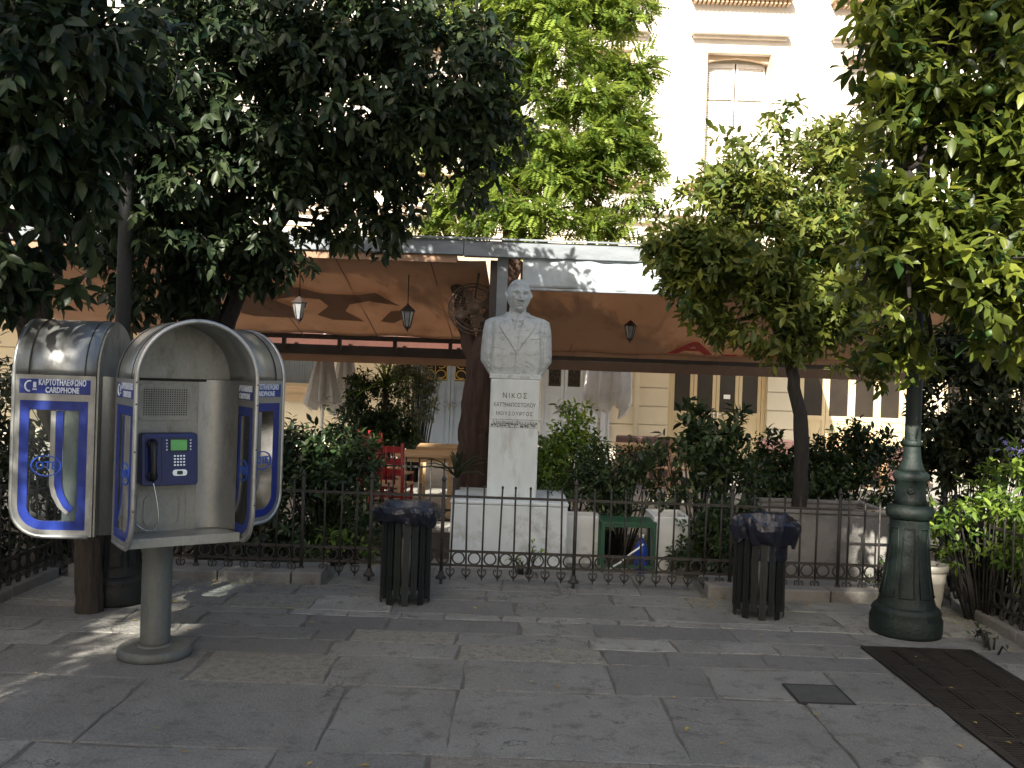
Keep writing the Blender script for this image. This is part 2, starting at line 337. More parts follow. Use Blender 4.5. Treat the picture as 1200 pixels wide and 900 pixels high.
# ------------------------------------------------------------------ foliage
T_LEAF = (np.array([(0, 0, 0), (-.19, .3, .06), (0, .3, 0), (.19, .3, .06), (-.175, .65, .04), (0, .65, -.02), (.175, .65, .04), (0, 1, -.1)]),
          [(0, 2, 1), (0, 3, 2), (1, 2, 5, 4), (2, 3, 6, 5), (4, 5, 7), (5, 6, 7)])
T_SMALL = (np.array([(0, 0, 0), (-.22, .45, .05), (0, 1, -.04), (.22, .45, .05)]), [(0, 3, 1), (1, 3, 2)])
T_LONG = (np.array([(0, 0, 0), (-.05, .4, .0), (.05, .4, 0), (-.04, .75, -.04), (.04, .75, -.04), (0, 1, -.14)]), [(0, 2, 1), (1, 2, 4, 3), (3, 4, 5)])
def nrmz(a): return a / np.maximum(np.linalg.norm(a, axis=1, keepdims=True), 1e-9)
def np_mesh(name, verts, faces_by_size, mt, tone=None):
    """faces_by_size: list of (F,k) index arrays"""
    me = bpy.data.meshes.new(name); me.vertices.add(len(verts)); me.vertices.foreach_set('co', verts.astype(np.float32).ravel())
    idx = np.concatenate([f.ravel() for f in faces_by_size]); tot = np.concatenate([np.full(len(f), f.shape[1]) for f in faces_by_size])
    me.loops.add(len(idx)); me.loops.foreach_set('vertex_index', idx.astype(np.int32))
    me.polygons.add(len(tot)); st = np.concatenate([[0], np.cumsum(tot)[:-1]])
    me.polygons.foreach_set('loop_start', st.astype(np.int32)); me.polygons.foreach_set('loop_total', tot.astype(np.int32))
    me.update(calc_edges=True); me.materials.append(mt)
    if tone is not None:
        at_ = me.attributes.new('tone', 'FLOAT', 'FACE'); at_.data.foreach_set('value', tone.astype(np.float32))
    return me
def frames(axis, nrm):
    ax = nrmz(axis); s = nrmz(np.cross(ax, nrm)); n = np.cross(s, ax); return s, ax, n
def leaves_mesh(name, P, A, Nn, Ls, tone, mt, tpl=T_LEAF):
    s, a, n = frames(A, Nn); T, F = tpl; k = len(T)
    V = P[:, None, :] + Ls[:, None, None] * (T[None, :, 0:1] * s[:, None, :] + T[None, :, 1:2] * a[:, None, :] + T[None, :, 2:3] * n[:, None, :])
    V = V.reshape(-1, 3); off = (np.arange(len(P)) * k)
    out = []; tn = []
    for sz in (3, 4):
        fs = np.array([f for f in F if len(f) == sz])
        if len(fs):
            out.append((off[:, None, None] + fs[None]).reshape(-1, sz)); tn.append(np.repeat(tone, len(fs)))
    return np_mesh(name, V, out, mt, np.concatenate(tn))
_leafparts = {}
def leaf_part_mesh(mk, tpl, tk):
    key = (mk, id(tpl), tk)
    if key not in _leafparts:
        P = np.zeros((1, 3)); _leafparts[key] = leaves_mesh('leaf', P, np.array([[0., 1, 0]]), np.array([[0., 0, 1]]), np.ones(1), np.array([tk / 8.0]), LM[mk], tpl)
    return _leafparts[key]
def gen_shoots(blobs, dens, rg, ground=0.05):
    """blobs: (x,y,z,rx,ry,rz) ; returns shoot positions and outward directions"""
    ps = []; ds = []
    for (x, y, z, rx, ry, rz) in blobs:
        n = max(6, int(dens * (rx * ry * rz) ** (2 / 3.) * 12.5))
        d = nrmz(rg.normal(size=(n, 3))); r = rg.random(n) ** .38
        r = r * (1 + .18 * np.sin(d[:, 0] * 7 + x * 3) * np.sin(d[:, 2] * 6 + y) + .12 * rg.normal(size=n))
        p = d * r[:, None] * np.array([rx, ry, rz]) + np.array([x, y, z]); ps.append(p); ds.append(d)
    p = np.concatenate(ps); d = np.concatenate(ds); f_ = 7.0
    nz = np.sin(p[:, 0] * f_ + 1.3 * np.sin(p[:, 2] * 3.1)) * np.sin(p[:, 1] * f_ * .8 + 2) + np.sin(p[:, 2] * f_ * 1.1 + 1.7 * np.sin(p[:, 0] * 2.7))
    k = (p[:, 2] > ground) & (nz > -.75 + .5 * rg.normal(size=len(p)) * .5)
    return p[k], d[k]
def make_leaves(p, d, L, k, rg, droop=.35, spread=.9, splen=.16, up=.25):
    n = len(p); ax = nrmz(d * .8 + rg.normal(size=(n, 3)) * .45 + np.array([0, 0, up]))
    t = np.tile(np.arange(k), n); sid = np.repeat(np.arange(n), k)
    AX = ax[sid]; pos = p[sid] + AX * ((t / k - .5) * splen)[:, None]
    o1 = nrmz(np.cross(AX, rg.normal(size=(n, 3))[sid])); o2 = np.cross(AX, o1)
    th = t * 2.4 + rg.normal(size=len(t)) * .3
    rad = o1 * np.cos(th)[:, None] + o2 * np.sin(th)[:, None]
    A = nrmz(AX * (.35 + .5 * (t / k))[:, None] + rad * spread + np.array([0, 0, -1.]) * (droop * (.4 + 1.1 * rg.random(n)))[sid][:, None] + rg.normal(size=(len(t), 3)) * .22)
    Nn = nrmz(AX * .6 + np.array([0, 0, .8]) + rg.normal(size=(len(t), 3)) * .35)
    Ls = L * (.5 + .7 * rg.random(len(t)) ** .8) * (.8 + .35 * rg.random(n))[sid]
    shoot_tone = rg.random(n) * .55 + .05
    tone = np.clip(shoot_tone[sid] + rg.normal(size=len(t)) * .12 + (rg.random(n) < .05)[sid] * .45, 0, 1)
    return pos, A, Nn, Ls, tone
def foliage(root, blobs, mk, L, k=7, dens=60, seed=1, droop=.35, tpl=T_LEAF, nparts=0, splen=.16, name='foliage', spread=.9, up=.25, filt=None, ground=.05):
    rg = np.random.default_rng(seed); p, d = gen_shoots(blobs, dens, rg, ground)
    if filt is not None: m_ = filt(p); p = p[m_]; d = d[m_]
    P, A, Nn, Ls, tone = make_leaves(p, d, L, k, rg, droop, spread, splen, up)
    ok = P[:, 2] > .02; P, A, Nn, Ls, tone = P[ok], A[ok], Nn[ok], Ls[ok], tone[ok]
    if nparts:
        u = P[:, 0] / P[:, 1] * 1091; v = (P[:, 2] - EYE) / P[:, 1] * 1091
        inf = (np.abs(u) < 590) & (np.abs(v) < 430)
        score = np.where(inf, Ls / np.maximum(P[:, 1], .5), 0)
        sel = np.argsort(-score)[:nparts]; sel = sel[score[sel] > 0]
        s, a, n = frames(A[sel], Nn[sel])
        for q, i in enumerate(sel):
            me = leaf_part_mesh(mk, tpl, int(min(7, max(0, tone[i] * 8))))
            Mx = Matrix(((s[q][0] * Ls[i], a[q][0] * Ls[i], n[q][0] * Ls[i], P[i][0]), (s[q][1] * Ls[i], a[q][1] * Ls[i], n[q][1] * Ls[i], P[i][1]),
                         (s[q][2] * Ls[i], a[q][2] * Ls[i], n[q][2] * Ls[i], P[i][2]), (0, 0, 0, 1)))
            inst('leaf', me, root, M=Mx)
        keep = np.ones(len(P), bool); keep[sel] = False
        P, A, Nn, Ls, tone = P[keep], A[keep], Nn[keep], Ls[keep], tone[keep]
    o = bpy.data.objects.new(name, leaves_mesh(name, P, A, Nn, Ls, tone, LM[mk], tpl)); col.objects.link(o); o.parent = root; tag(o, kind='stuff')
    return p, d
def twigs(root, centres, pts, mt, r0=.012, n=140, seed=3):
    rg = random.Random(seed); mb = MB(); pts = list(pts)
    for q in rg.sample(range(len(pts)), min(n, len(pts))):
        p = Vector(pts[q]); c = min(centres, key=lambda c: (Vector(c) - p).length); c = Vector(c)
        m = (p + c) / 2 + Vector((rg.uniform(-.06, .06), rg.uniform(-.06, .06), rg.uniform(-.02, .08)))
        mb.tube([c, m, p], [r0, r0 * .6, r0 * .25], 4)
    mb.build('twigs', mt, root); tag(bpy.data.objects[-1] if False else root.children[-1], kind='stuff') if root.children else None
def limb(mb, pts, r0, r1, n=10, jit=.02, seed=0):
    rg = random.Random(seed); pts = [Vector(p) for p in pts]; out = []
    steps = 8 if r0 > .08 else 3
    for i in range(len(pts) - 1):
        for k in range(steps):
            t = k / steps; q = pts[i].lerp(pts[i + 1], t)
            if i or t: q += Vector((rg.uniform(-jit, jit), rg.uniform(-jit, jit), 0)) * (.4 if steps > 3 else 1)
            out.append(q)
    out.append(pts[-1]); m = len(out)
    p1, p2, p3 = rg.uniform(0, 6), rg.uniform(0, 6), rg.uniform(0, 6)
    wb = (lambda a, i: 1 + .07 * math.sin(5 * a + p1 + i * .25) + .05 * math.sin(9 * a + p2 - i * .4) + .035 * math.sin(14 * a + p3 + i * .9)) if r0 > .08 else None
    mb.tube(out, [(r0 + (r1 - r0) * i / (m - 1)) * rg.uniform(.96, 1.05) for i in range(m)], 36 if wb else n, wob=wb)
def B(px, py, Y, rpx, ry=None, rzs=1.0):
    p = at(px, py, Y); r = rpx / 1091 * Y
    return (p.x, p.y, p.z, r, ry if ry else r * .9, r * rzs)

# ------------------------------------------------------------------ ground
g = MB(); g.b2(-150, 150, -150, 150, -.12, -.045); tag(g.build('ground', M['ground']), kind='structure')
pv = MB(); pv.b2(-3.6, 3.6, -2, 8.55, -.044, -.0065); pav = pv.build('pavement', M['grout']); tag(pav, kind='structure')
rows = [-.6, .35, 1.3, 2.2, 3.0, 3.62, 4.12, 5.0, 5.53, 5.83, 6.1, 6.42, 6.56, 6.98, 7.32, 7.75, 8.1, 8.5]
fixed = {6: [-3.0, -1.9, -.82, -.24, .86, 1.62], 7: [-2.9, -1.72, -.97, -.22, .62, 1.18, 1.9], 8: [-2.7, -1.9, -1.05, -.27, .62, 1.0, 1.6],
         9: [-3.0, -2.1, -1.2, -.98, -.3, .55, 1.1, 1.75], 11: [-2.9, -2.2, -1.5, -1.1, -.72, -.42, -.02, .24, .58, .8, 1.15, 1.5, 2.0, 2.5]}
darkset = {(7, 1), (8, 6), (7, 5)}; 
sr = random.Random(5)
def slab(x0, x1, y0, y1, mt, h):
    g_ = .0065; x0 += g_; x1 -= g_; y0 += g_; y1 -= g_
    pts = []
    def edge(a, b, n):
        for i in range(n):
            t = i / n; p = a.lerp(b, t)
            j = .011 if i else .02
            pts.append(p + Vector((sr.uniform(-j, j), sr.uniform(-j, j), 0)))
    c = [Vector((x0, y0, 0)), Vector((x1, y0, 0)), Vector((x1, y1, 0)), Vector((x0, y1, 0))]
    nx = max(2, int((x1 - x0) / .16)); ny = max(2, int((y1 - y0) / .16))
    edge(c[0], c[1], nx); edge(c[1], c[2], ny); edge(c[2], c[3], nx); edge(c[3], c[0], ny)
    n = len(pts); cc = sum(pts, Vector()) / n
    tx, ty = sr.uniform(-.004, .004), sr.uniform(-.004, .004)
    def top(p): return h + (p.x - cc.x) * tx + (p.y - cc.y) * ty
    inn = [p + (cc - p).normalized() * .008 for p in pts]
    vs = [(p.x, p.y, -.02) for p in pts] + [(p.x, p.y, top(p) - .005) for p in pts] + [(p.x, p.y, top(p)) for p in inn]
    fs = []
    for i in range(n):
        j = (i + 1) % n
        fs += [(i, j, n + j, n + i), (n + i, n + j, 2 * n + j, 2 * n + i)]
    fs.append(tuple(range(2 * n, 3 * n)))
    m = MB(); m.add(vs, fs); o = m.build('paving_slab', mt, pav); return o
GX0, GX1, GY0, GY1 = 2.34, 3.08, 4.12, 6.1
for ri in range(len(rows) - 1):
    y0, y1 = rows[ri], rows[ri + 1]
    xl, xr = (-3.5, 3.5) if y1 < 7.7 else (-1.42, 1.58)
    if ri in fixed:
        js = [x for x in fixed[ri] if xl < x < xr]
        if ri in (6, 7, 8, 9): js = [x for x in js if x < 2.1] + [2.34, 3.08]
        else: js = js + ([3.1] if xr > 3.2 else [])
        js = [xl] + js + [xr]
    else:
        js = [xl]; 
        while js[-1] < xr - .55: js.append(js[-1] + sr.uniform(.45, 1.05) * (1.15 if y1 - y0 > .45 else 1))
        if xr - js[-1] < .4 and len(js) > 2: js[-1] = xr
        else: js.append(xr)
        if GY0 <= y0 < GY1 - .01:
            js = [x for x in js if x < 2.1] + [GX0, GX1, xr]
    for i in range(len(js) - 1):
        if GY0 - .01 <= y0 < GY1 - .01 and js[i] >= GX0 - .01 and js[i + 1] <= GX1 + .01: continue
        r = sr.random(); mt = M['slab'] if r < .62 else M['slab_pale'] if r < .74 else M['slab_warm'] if r < .88 else M['slab_dark']
        if (ri, i) in darkset: mt = M['slab_dark']
        if ri == 6: mt = M['slab']
        if ri == 9 and i == 4: mt = M['slab_warm']
        if ri == 8 and i == 4: mt = M['slab_warm']
        if ri == 11: mt = M['slab_pale'] if sr.random() < .75 else M['slab']
        slab(js[i], js[i + 1], y0, y1, mt, sr.uniform(-.002, .004))
# garden soil and café terrace
gs = MB(); gs.b2(-6, 6, 7.76, 10.0, -.044, -.018)
o = gs.build('garden_soil', M['soil']); tag(o, kind='structure')
for sx in (-1, 1):
    gg = MB(); gg.b2(3.62 * sx, 9 * sx, -2, 10.2, -.044, -.016); tag(gg.build('garden_soil', M['soil']), kind='structure')
tt = MB(); tt.b2(-14, 14, 10.22, 20, -.044, .0); tag(tt.build('terrace', M['slab_pale']), kind='structure')
# kerb stones
def kerb(name, x0, x1, y0, y1, h, step, label, horiz=True):
    root = empty(name, ((x0 + x1) / 2, (y0 + y1) / 2, 0)); tag(root, label, 'kerb')
    a = x0 if horiz else y0; e = x1 if horiz else y1
    while a < e - .05:
        b_ = min(e, a + step * sr.uniform(.75, 1.25)); m = MB()
        if e - b_ < .15: b_ = e
        if horiz: m.b2(a + .005, b_ - .005, y0 + sr.uniform(0, .012), y1, -.04, h + sr.uniform(-.008, .008))
        else: m.b2(x0, x1, a + .005, b_ - .005, -.04, h + sr.uniform(-.008, .008))
        m.xf(Matrix.Translation(-root.location)); m.build('kerb_stone', M['kerb'], root, bevel=.012); a = b_
    return root
kerb('kerb', -3.46, -1.45, 7.33, 7.74, .085, .6, 'worn stone kerb under the iron fence behind the phone booths')
kerb('kerb', 1.6, 3.46, 7.33, 7.74, .09, .55, 'worn stone kerb under the iron fence between right bin and green lamp post')
kerb('kerb', -3.62, -3.5, -1.5, 7.3, .07, .8, 'dark stone kerb along the left side of the square', False)
kerb('kerb', 3.5, 3.62, -1.5, 7.3, .07, .8, 'dark stone kerb along the right side of the square', False)

# iron grate panels
gr = empty('tree_grate', (2.71, 5.1, 0)); tag(gr, 'large dark iron floor grate of slotted panels set in paving at right', 'grate')
fr_ = MB(); z = .004
for (a, b_, c_, d_) in ((GX0 + .005, GX1 - .005, GY0 + .005, GY0 + .035), (GX0 + .005, GX1 - .005, GY1 - .035, GY1 - .005), (GX0 + .005, GX0 + .03, GY0 + .036, GY1 - .036), (GX1 - .03, GX1 - .005, GY0 + .036, GY1 - .036)):
    fr_.b2(a, b_, c_, d_, -.01, z + .004)
fr_.xf(Matrix.Translation(-gr.location)); fr_.build('frame', M['grate'], gr)
bk = MB(); bk.b2(GX0 + .01, GX1 - .01, GY0 + .01, GY1 - .01, -.0062, -.0055); bk.xf(Matrix.Translation(-gr.location)); bk.build('pit', M['hole'], gr)
for i in range(2):
    for j in range(5):
        wx = (GX1 - GX0 - .066) / 2; wy = (GY1 - GY0 - .076) / 5
        m = MB(); cx = GX0 + .033 + wx * (i + .5); cy = GY0 + .038 + wy * (j + .5)
        for sx in (-1, 1): m.box((sx * (wx / 2 - .012), 0, 0), (.02, wy - .006, .014))
        for sy in (-1, 1): m.box((0, sy * (wy / 2 - .012), 0), (wx - .046, .018, .014))
        m.box((0, 0, 0), (.016, wy - .048, .013))
        nb = 13
        for s_ in range(nb):
            for hx in (-1, 1):
                m.box((hx * wx / 4, -wy / 2 + .03 + (wy - .06) * s_ / (nb - 1), 0), (wx / 2 - .035, .012, .011))
        m.build('grate_panel', M['grate'], gr, loc=(cx - gr.location.x, cy - gr.location.y, sr.uniform(-.002, .002)))
cv = empty('access_cover', (1.745, 5.115, 0)); tag(cv, 'small square metal inspection cover sunk in the pale paving', 'cover')
m = MB(); m.ring([(-.155, -.155), (.155, -.155), (.155, .155), (-.155, .155)], [(-.142, -.142), (.142, -.142), (.142, .142), (-.142, .142)], lambda p: Vector((p[0], p[1], .0)), lambda p: Vector((p[0], p[1], .007))); m.build('frame', M['hole'], cv)
m = MB(); m.b2(-.141, .141, -.141, .141, .0, .0065); m.build('lid', M['cover'], cv)

# ------------------------------------------------------------------ fences
bar_me = MB().tube([(0, 0, .145), (0, 0, .785)], .0085, 6).lathe([(.0085, .785), (.011, .79), (.009, .80), (.002, .806)], 6).mesh('bar', M['iron'])
t_ = MB(); t_.tube([(.048 * math.cos(a), 0, .212 + .048 * math.sin(a)) for a in [2 * PI * i / 14 for i in range(14)]], .0075, 5, closed=True); ring_me = t_.mesh('ring', M['iron'])
t_ = MB()
for sx in (-1, 1):
    pts = [(sx * (.004 + .034 * math.sin(t * PI * .62) * (1 - .1 * t)), 0, .138 - .075 * t + .012 * math.sin(t * PI)) for t in [i / 5 for i in range(6)]]
    c0 = pts[0]
    t_.tube([(sx * .006, 0, .062), (sx * .026, 0, .085), (sx * .034, 0, .108), (sx * .028, 0, .126), (sx * .016, 0, .124), (sx * .016, 0, .112)], .0055, 5)
t_.lathe([(.007, .145), (.007, .085), (.016, .078), (.008, .068), (.003, .035)], 6); drop_me = t_.mesh('drop_scroll', M['iron'])
pt = MB(); pt.tube([(0, 0, .05), (0, 0, .83)], .015, 8); pt.lathe([(.015, .83), (.022, .84), (.014, .86), (.004, .885)], 8)
pt.lathe([(.046, .045), (.044, .06), (.024, .075), (.024, .095), (.017, .105)], 10); pt.tube([(0, 0, -.02), (0, 0, .05)], .013, 6); post_me = pt.mesh('post', M['iron'])
def fence(p0, p1, label, posts, z=0, pitch=.127, drops=True):
    p0 = Vector((*p0, z)); p1 = Vector((*p1, z)); L = (p1 - p0).length; a = math.atan2(p1.y - p0.y, p1.x - p0.x)
    root = empty('iron_fence', p0, a); tag(root, label, 'fence')
    for zz, r in ((.71, .011), (.268, .011), (.155, .011)):
        m = MB(); m.box((L / 2, 0, zz), (L, .012, .02)); m.build('rail', M['iron'], root)
    n = int(L / pitch)
    for i in range(n + 1):
        x = i * L / n
        if min(abs(x - q) for q in posts) < pitch * .45: continue
        inst('bar', bar_me, root, (x, sr.uniform(-.002, .002), 0), rot=(sr.gauss(0, .008), sr.gauss(0, .008), 0))
        if drops: inst('drop_scroll', drop_me, root, (x, 0, 0))
    for i in range(n): inst('ring', ring_me, root, ((i + .5) * L / n, 0, 0))
    for q in posts: inst('post', post_me, root, (q, 0, 0))
    return root
FY = 7.5
fence((-3.52, FY), (3.52, FY), 'low black iron fence with rings and scrolls in front of the marble bust', [0, 1.02, 1.87, 2.42 + .0, 3.0, 4.07, 5.33, 6.2, 7.04])
fence((-3.55, 1.5), (-3.55, FY - .08), 'low black iron fence along the left edge of the square', [0, 1.5, 3, 4.5, 5.9])
fence((3.56, 1.5), (3.56, FY - .08), 'low black iron fence under the bright shrub at right edge', [0, 1.5, 3, 4.5, 5.9])
fence((-2.0, 9.75), (-.55, 9.75), 'farther short iron fence in front of the café tables', [0, 1.45], drops=False, pitch=.13)

# ------------------------------------------------------------------ bins
def make_bin(x, y, label, rz, seed, bag=(1, 1, 1), tilt=0):
    root = empty('litter_bin', (x, y, 0), rz); tag(root, label, 'litter bin')
    rg = random.Random(seed); n = 18; r = .178
    for i in range(n):
        a = 2 * PI * i / n; legs = (i % 3 == 0)
        m = MB(); zb = .0 if i % 2 == 0 else .055
        m.box((0, 0, (zb + .66) / 2), (.046, .008, .66 - zb)); m.box((0, -.005, (zb + .64) / 2), (.010, .008, .62 - zb))
        m.build('slat', M['bin'], root, loc=(r * math.sin(a), -r * math.cos(a), 0), rz=a)
    for zz in (.11, .60):
        m = MB(); m.ring([(.174 * math.cos(a), .174 * math.sin(a)) for a in [2 * PI * i / 24 for i in range(24)]], [(.165 * math.cos(a), .165 * math.sin(a)) for a in [2 * PI * i / 24 for i in range(24)]], lambda p: Vector((p[0], p[1], zz)), lambda p: Vector((p[0], p[1], zz + .03))); m.build('hoop', M['bin'], root)
    m = MB(); m.lathe([(.155, .12), (.162, .14), (.162, .62), (.158, .62), (.15, .15)], 24); m.build('inner_bucket', M['black'], root)
    # crumpled bag folded over the rim
    n = 72; prof = [(.165, .50, 0), (.168, .58, 0), (.172, .66, 0), (.198, .715, .3), (.226, .722, .6), (.243, .705, 1), (.246, .675, 1), (.236, .64, 1), (.222, .61, 1.1), (.206, .585, 1.3), (.196, .592, .8)]
    ph = [rg.uniform(0, 6.3) for _ in range(8)]; vs = []; fs = []
    for j, (rr, z, k) in enumerate(prof):
        for i in range(n):
            a = 2 * PI * i / n
            tri = lambda q: 2 * abs(2 * ((q / 6.2832) % 1) - 1) - 1
            aw = a + .35 * math.sin(2 * a + ph[0]) + .2 * math.sin(3 * a + ph[1])
            w_ = .011 * tri(3 * aw + ph[0] + z * 9) + .008 * tri(7 * aw + ph[1] - z * 26) + .006 * tri(12 * aw + ph[2] + z * 40) + .003 * tri(21 * a + ph[3] + j)
            zz = z + k * (.012 * tri(2 * aw + ph[4]) + .010 * tri(5 * aw + ph[5] + j * .5) + .005 * tri(13 * aw + ph[6] - j * .8))
            R_ = rr + w_ * (.25 + k * .75)
            vs.append((R_ * math.cos(a), R_ * math.sin(a), zz))
    for j in range(len(prof) - 1):
        for i in range(n): fs.append((j * n + i, j * n + (i + 1) % n, (j + 1) * n + (i + 1) % n, (j + 1) * n + i))
    m = MB(); m.add(vs, fs, False); bg_ = m.build('bin_bag', M['bag'], root); bg_.scale = bag; bg_.rotation_euler = (tilt, 0, 0); bg_.location.z = .7 * (1 - bag[2])
    return root
make_bin(-.74, 6.9, 'black slatted litter bin with dark bag left of the marble bust', .1, 3)
make_bin(1.87, 6.85, 'black slatted litter bin with shiny dark bag near green lamp post', 1.3, 8, (1.03, 1.03, 1.35), .03)

# ------------------------------------------------------------------ lamp posts
def make_lamp(x, y, label, s=1.0, mk='green_iron'):
    root = empty('street_lamp', (x, y, 0)); tag(root, label, 'street lamp'); root.scale = (s, s, s)
    m = MB()
    prof = [(.235, 0), (.24, .02), (.24, .11), (.225, .145), (.232, .16), (.218, .185), (.20, .20)]
    m.lathe(prof, 32); m.build('base_drum', M[mk], root)
    m = MB(); m.lathe([(.196, .195), (.178, .25), (.160, .36), (.146, .5), (.134, .66), (.128, .80)], 32, caps=False)
    m.build('pedestal', M[mk], root)
    for i in range(8):
        a = 2 * PI * (i + .5) / 8; q = MB(); hw = .36
        def pr(t, s_): # frame of a raised panel following the taper
            z = .27 + t * .47; r = .176 + (.131 - .176) * t + .0045 - .014 * math.sin(t * PI); aa = a + s_ * .27; return Vector((r * math.cos(aa), r * math.sin(aa), z))
        ring = [pr(0, -1), pr(0, 0), pr(0, 1), pr(.33, 1), pr(.66, 1), pr(1, 1), pr(1, 0), pr(1, -1), pr(.66, -1), pr(.33, -1)]
        q.tube(ring, .005, 4, closed=True); q.build('panel_moulding', M[mk], root)
    m = MB(); m.lathe([(.128, .795), (.15, .81), (.158, .835), (.158, .865), (.140, .885), (.118, .90)], 32); m.build('collar', M[mk], root)
    m = MB(); m.lathe([(.116, .898), (.104, .94), (.098, 1.0), (.098, 1.05), (.112, 1.065), (.120, 1.085), (.120, 1.11), (.098, 1.13)], 28); m.build('neck', M[mk], root)
    for i in range(4):
        a = PI / 4 + i * PI / 2 + .4; q = MB(); q.lathe([(.0, 0), (.024, 0), (.026, .006), (.016, .012), (.010, .008), (.0, .016)], 12, M=Matrix.Translation((.100 * math.cos(a), .100 * math.sin(a), 1.0)) @ Matrix.Rotation(a, 4, 'Z') @ Matrix.Rotation(R(90), 4, 'Y')); q.build('rosette', M[mk], root)
    m = MB(); m.lathe([(.095, 1.128), (.078, 1.16), (.062, 1.22), (.055, 1.30), (.052, 1.42), (.05, 2.2), (.044, 3.4), (.038, 4.7)], 24, wob=lambda a, z: 1 + (.03 * math.cos(12 * a) if z > 1.3 else 0)); m.build('shaft', M[mk], root)
    m = MB(); m.lathe([(.054, 1.30), (.064, 1.315), (.064, 1.335), (.054, 1.35)], 20); m.lathe([(.05, 4.6), (.07, 4.64), (.05, 4.68)], 16); m.build('shaft_ring', M[mk], root)
    m = MB(); m.lathe([(.06, 4.7), (.14, 4.74), (.19, 5.1), (.2, 5.12)], 6, smooth=False); m.build('lamp_glass', M['lantern_glass'], root)
    m = MB(); m.lathe([(.22, 5.12), (.2, 5.15), (.07, 5.28), (.03, 5.36), (.01, 5.42)], 6, smooth=False); m.build('lamp_cap', M[mk], root)
    return root
make_lamp(2.81, 6.5, 'dark green cast iron lamp post with flared base in front of potted shrub')
make_lamp(-2.78, 6.62, 'dark cast iron lamp post standing behind the phone booths', mk='black_iron')

# ------------------------------------------------------------------ phone booths
ph = empty('payphone_cluster', (-2.03, 5.42, 0)); tag(ph, 'three silver and blue hooded phone booths back to back on one grey post', 'payphone')
m = MB(); m.lathe([(.205, 0), (.21, .02), (.205, .05), (.195, .058)], 40); m.build('foot_disk', M['steel_post'], ph)
m = MB(); m.lathe([(.086, .055), (.084, .09), (.084, 1.6)], 32); m.lathe([(.10, .056), (.10, .062), (.088, .07)], 32); m.build('post', M['steel_post'], ph)
E0, D_, Wd = .27, .43, .315; YF = -(E0 + D_); YB = -E0; ZS = 1.615; ZBm = .735
def outline(k, top, rad=.17):
    """side panel outline (y,z): back edge straight, lower front corner rounded"""
    r = max(.01, rad - k); y0 = YF + k; y1 = YB - k; z0 = ZBm + k; pts = [(y1, z0)]
    for i in range(9):
        a = R(-90 - i * 90 / 8); pts.append((y0 + r + r * math.cos(a), z0 + r + r * math.sin(a)))
    pts += [(y0, top), (y1, top)]; return pts
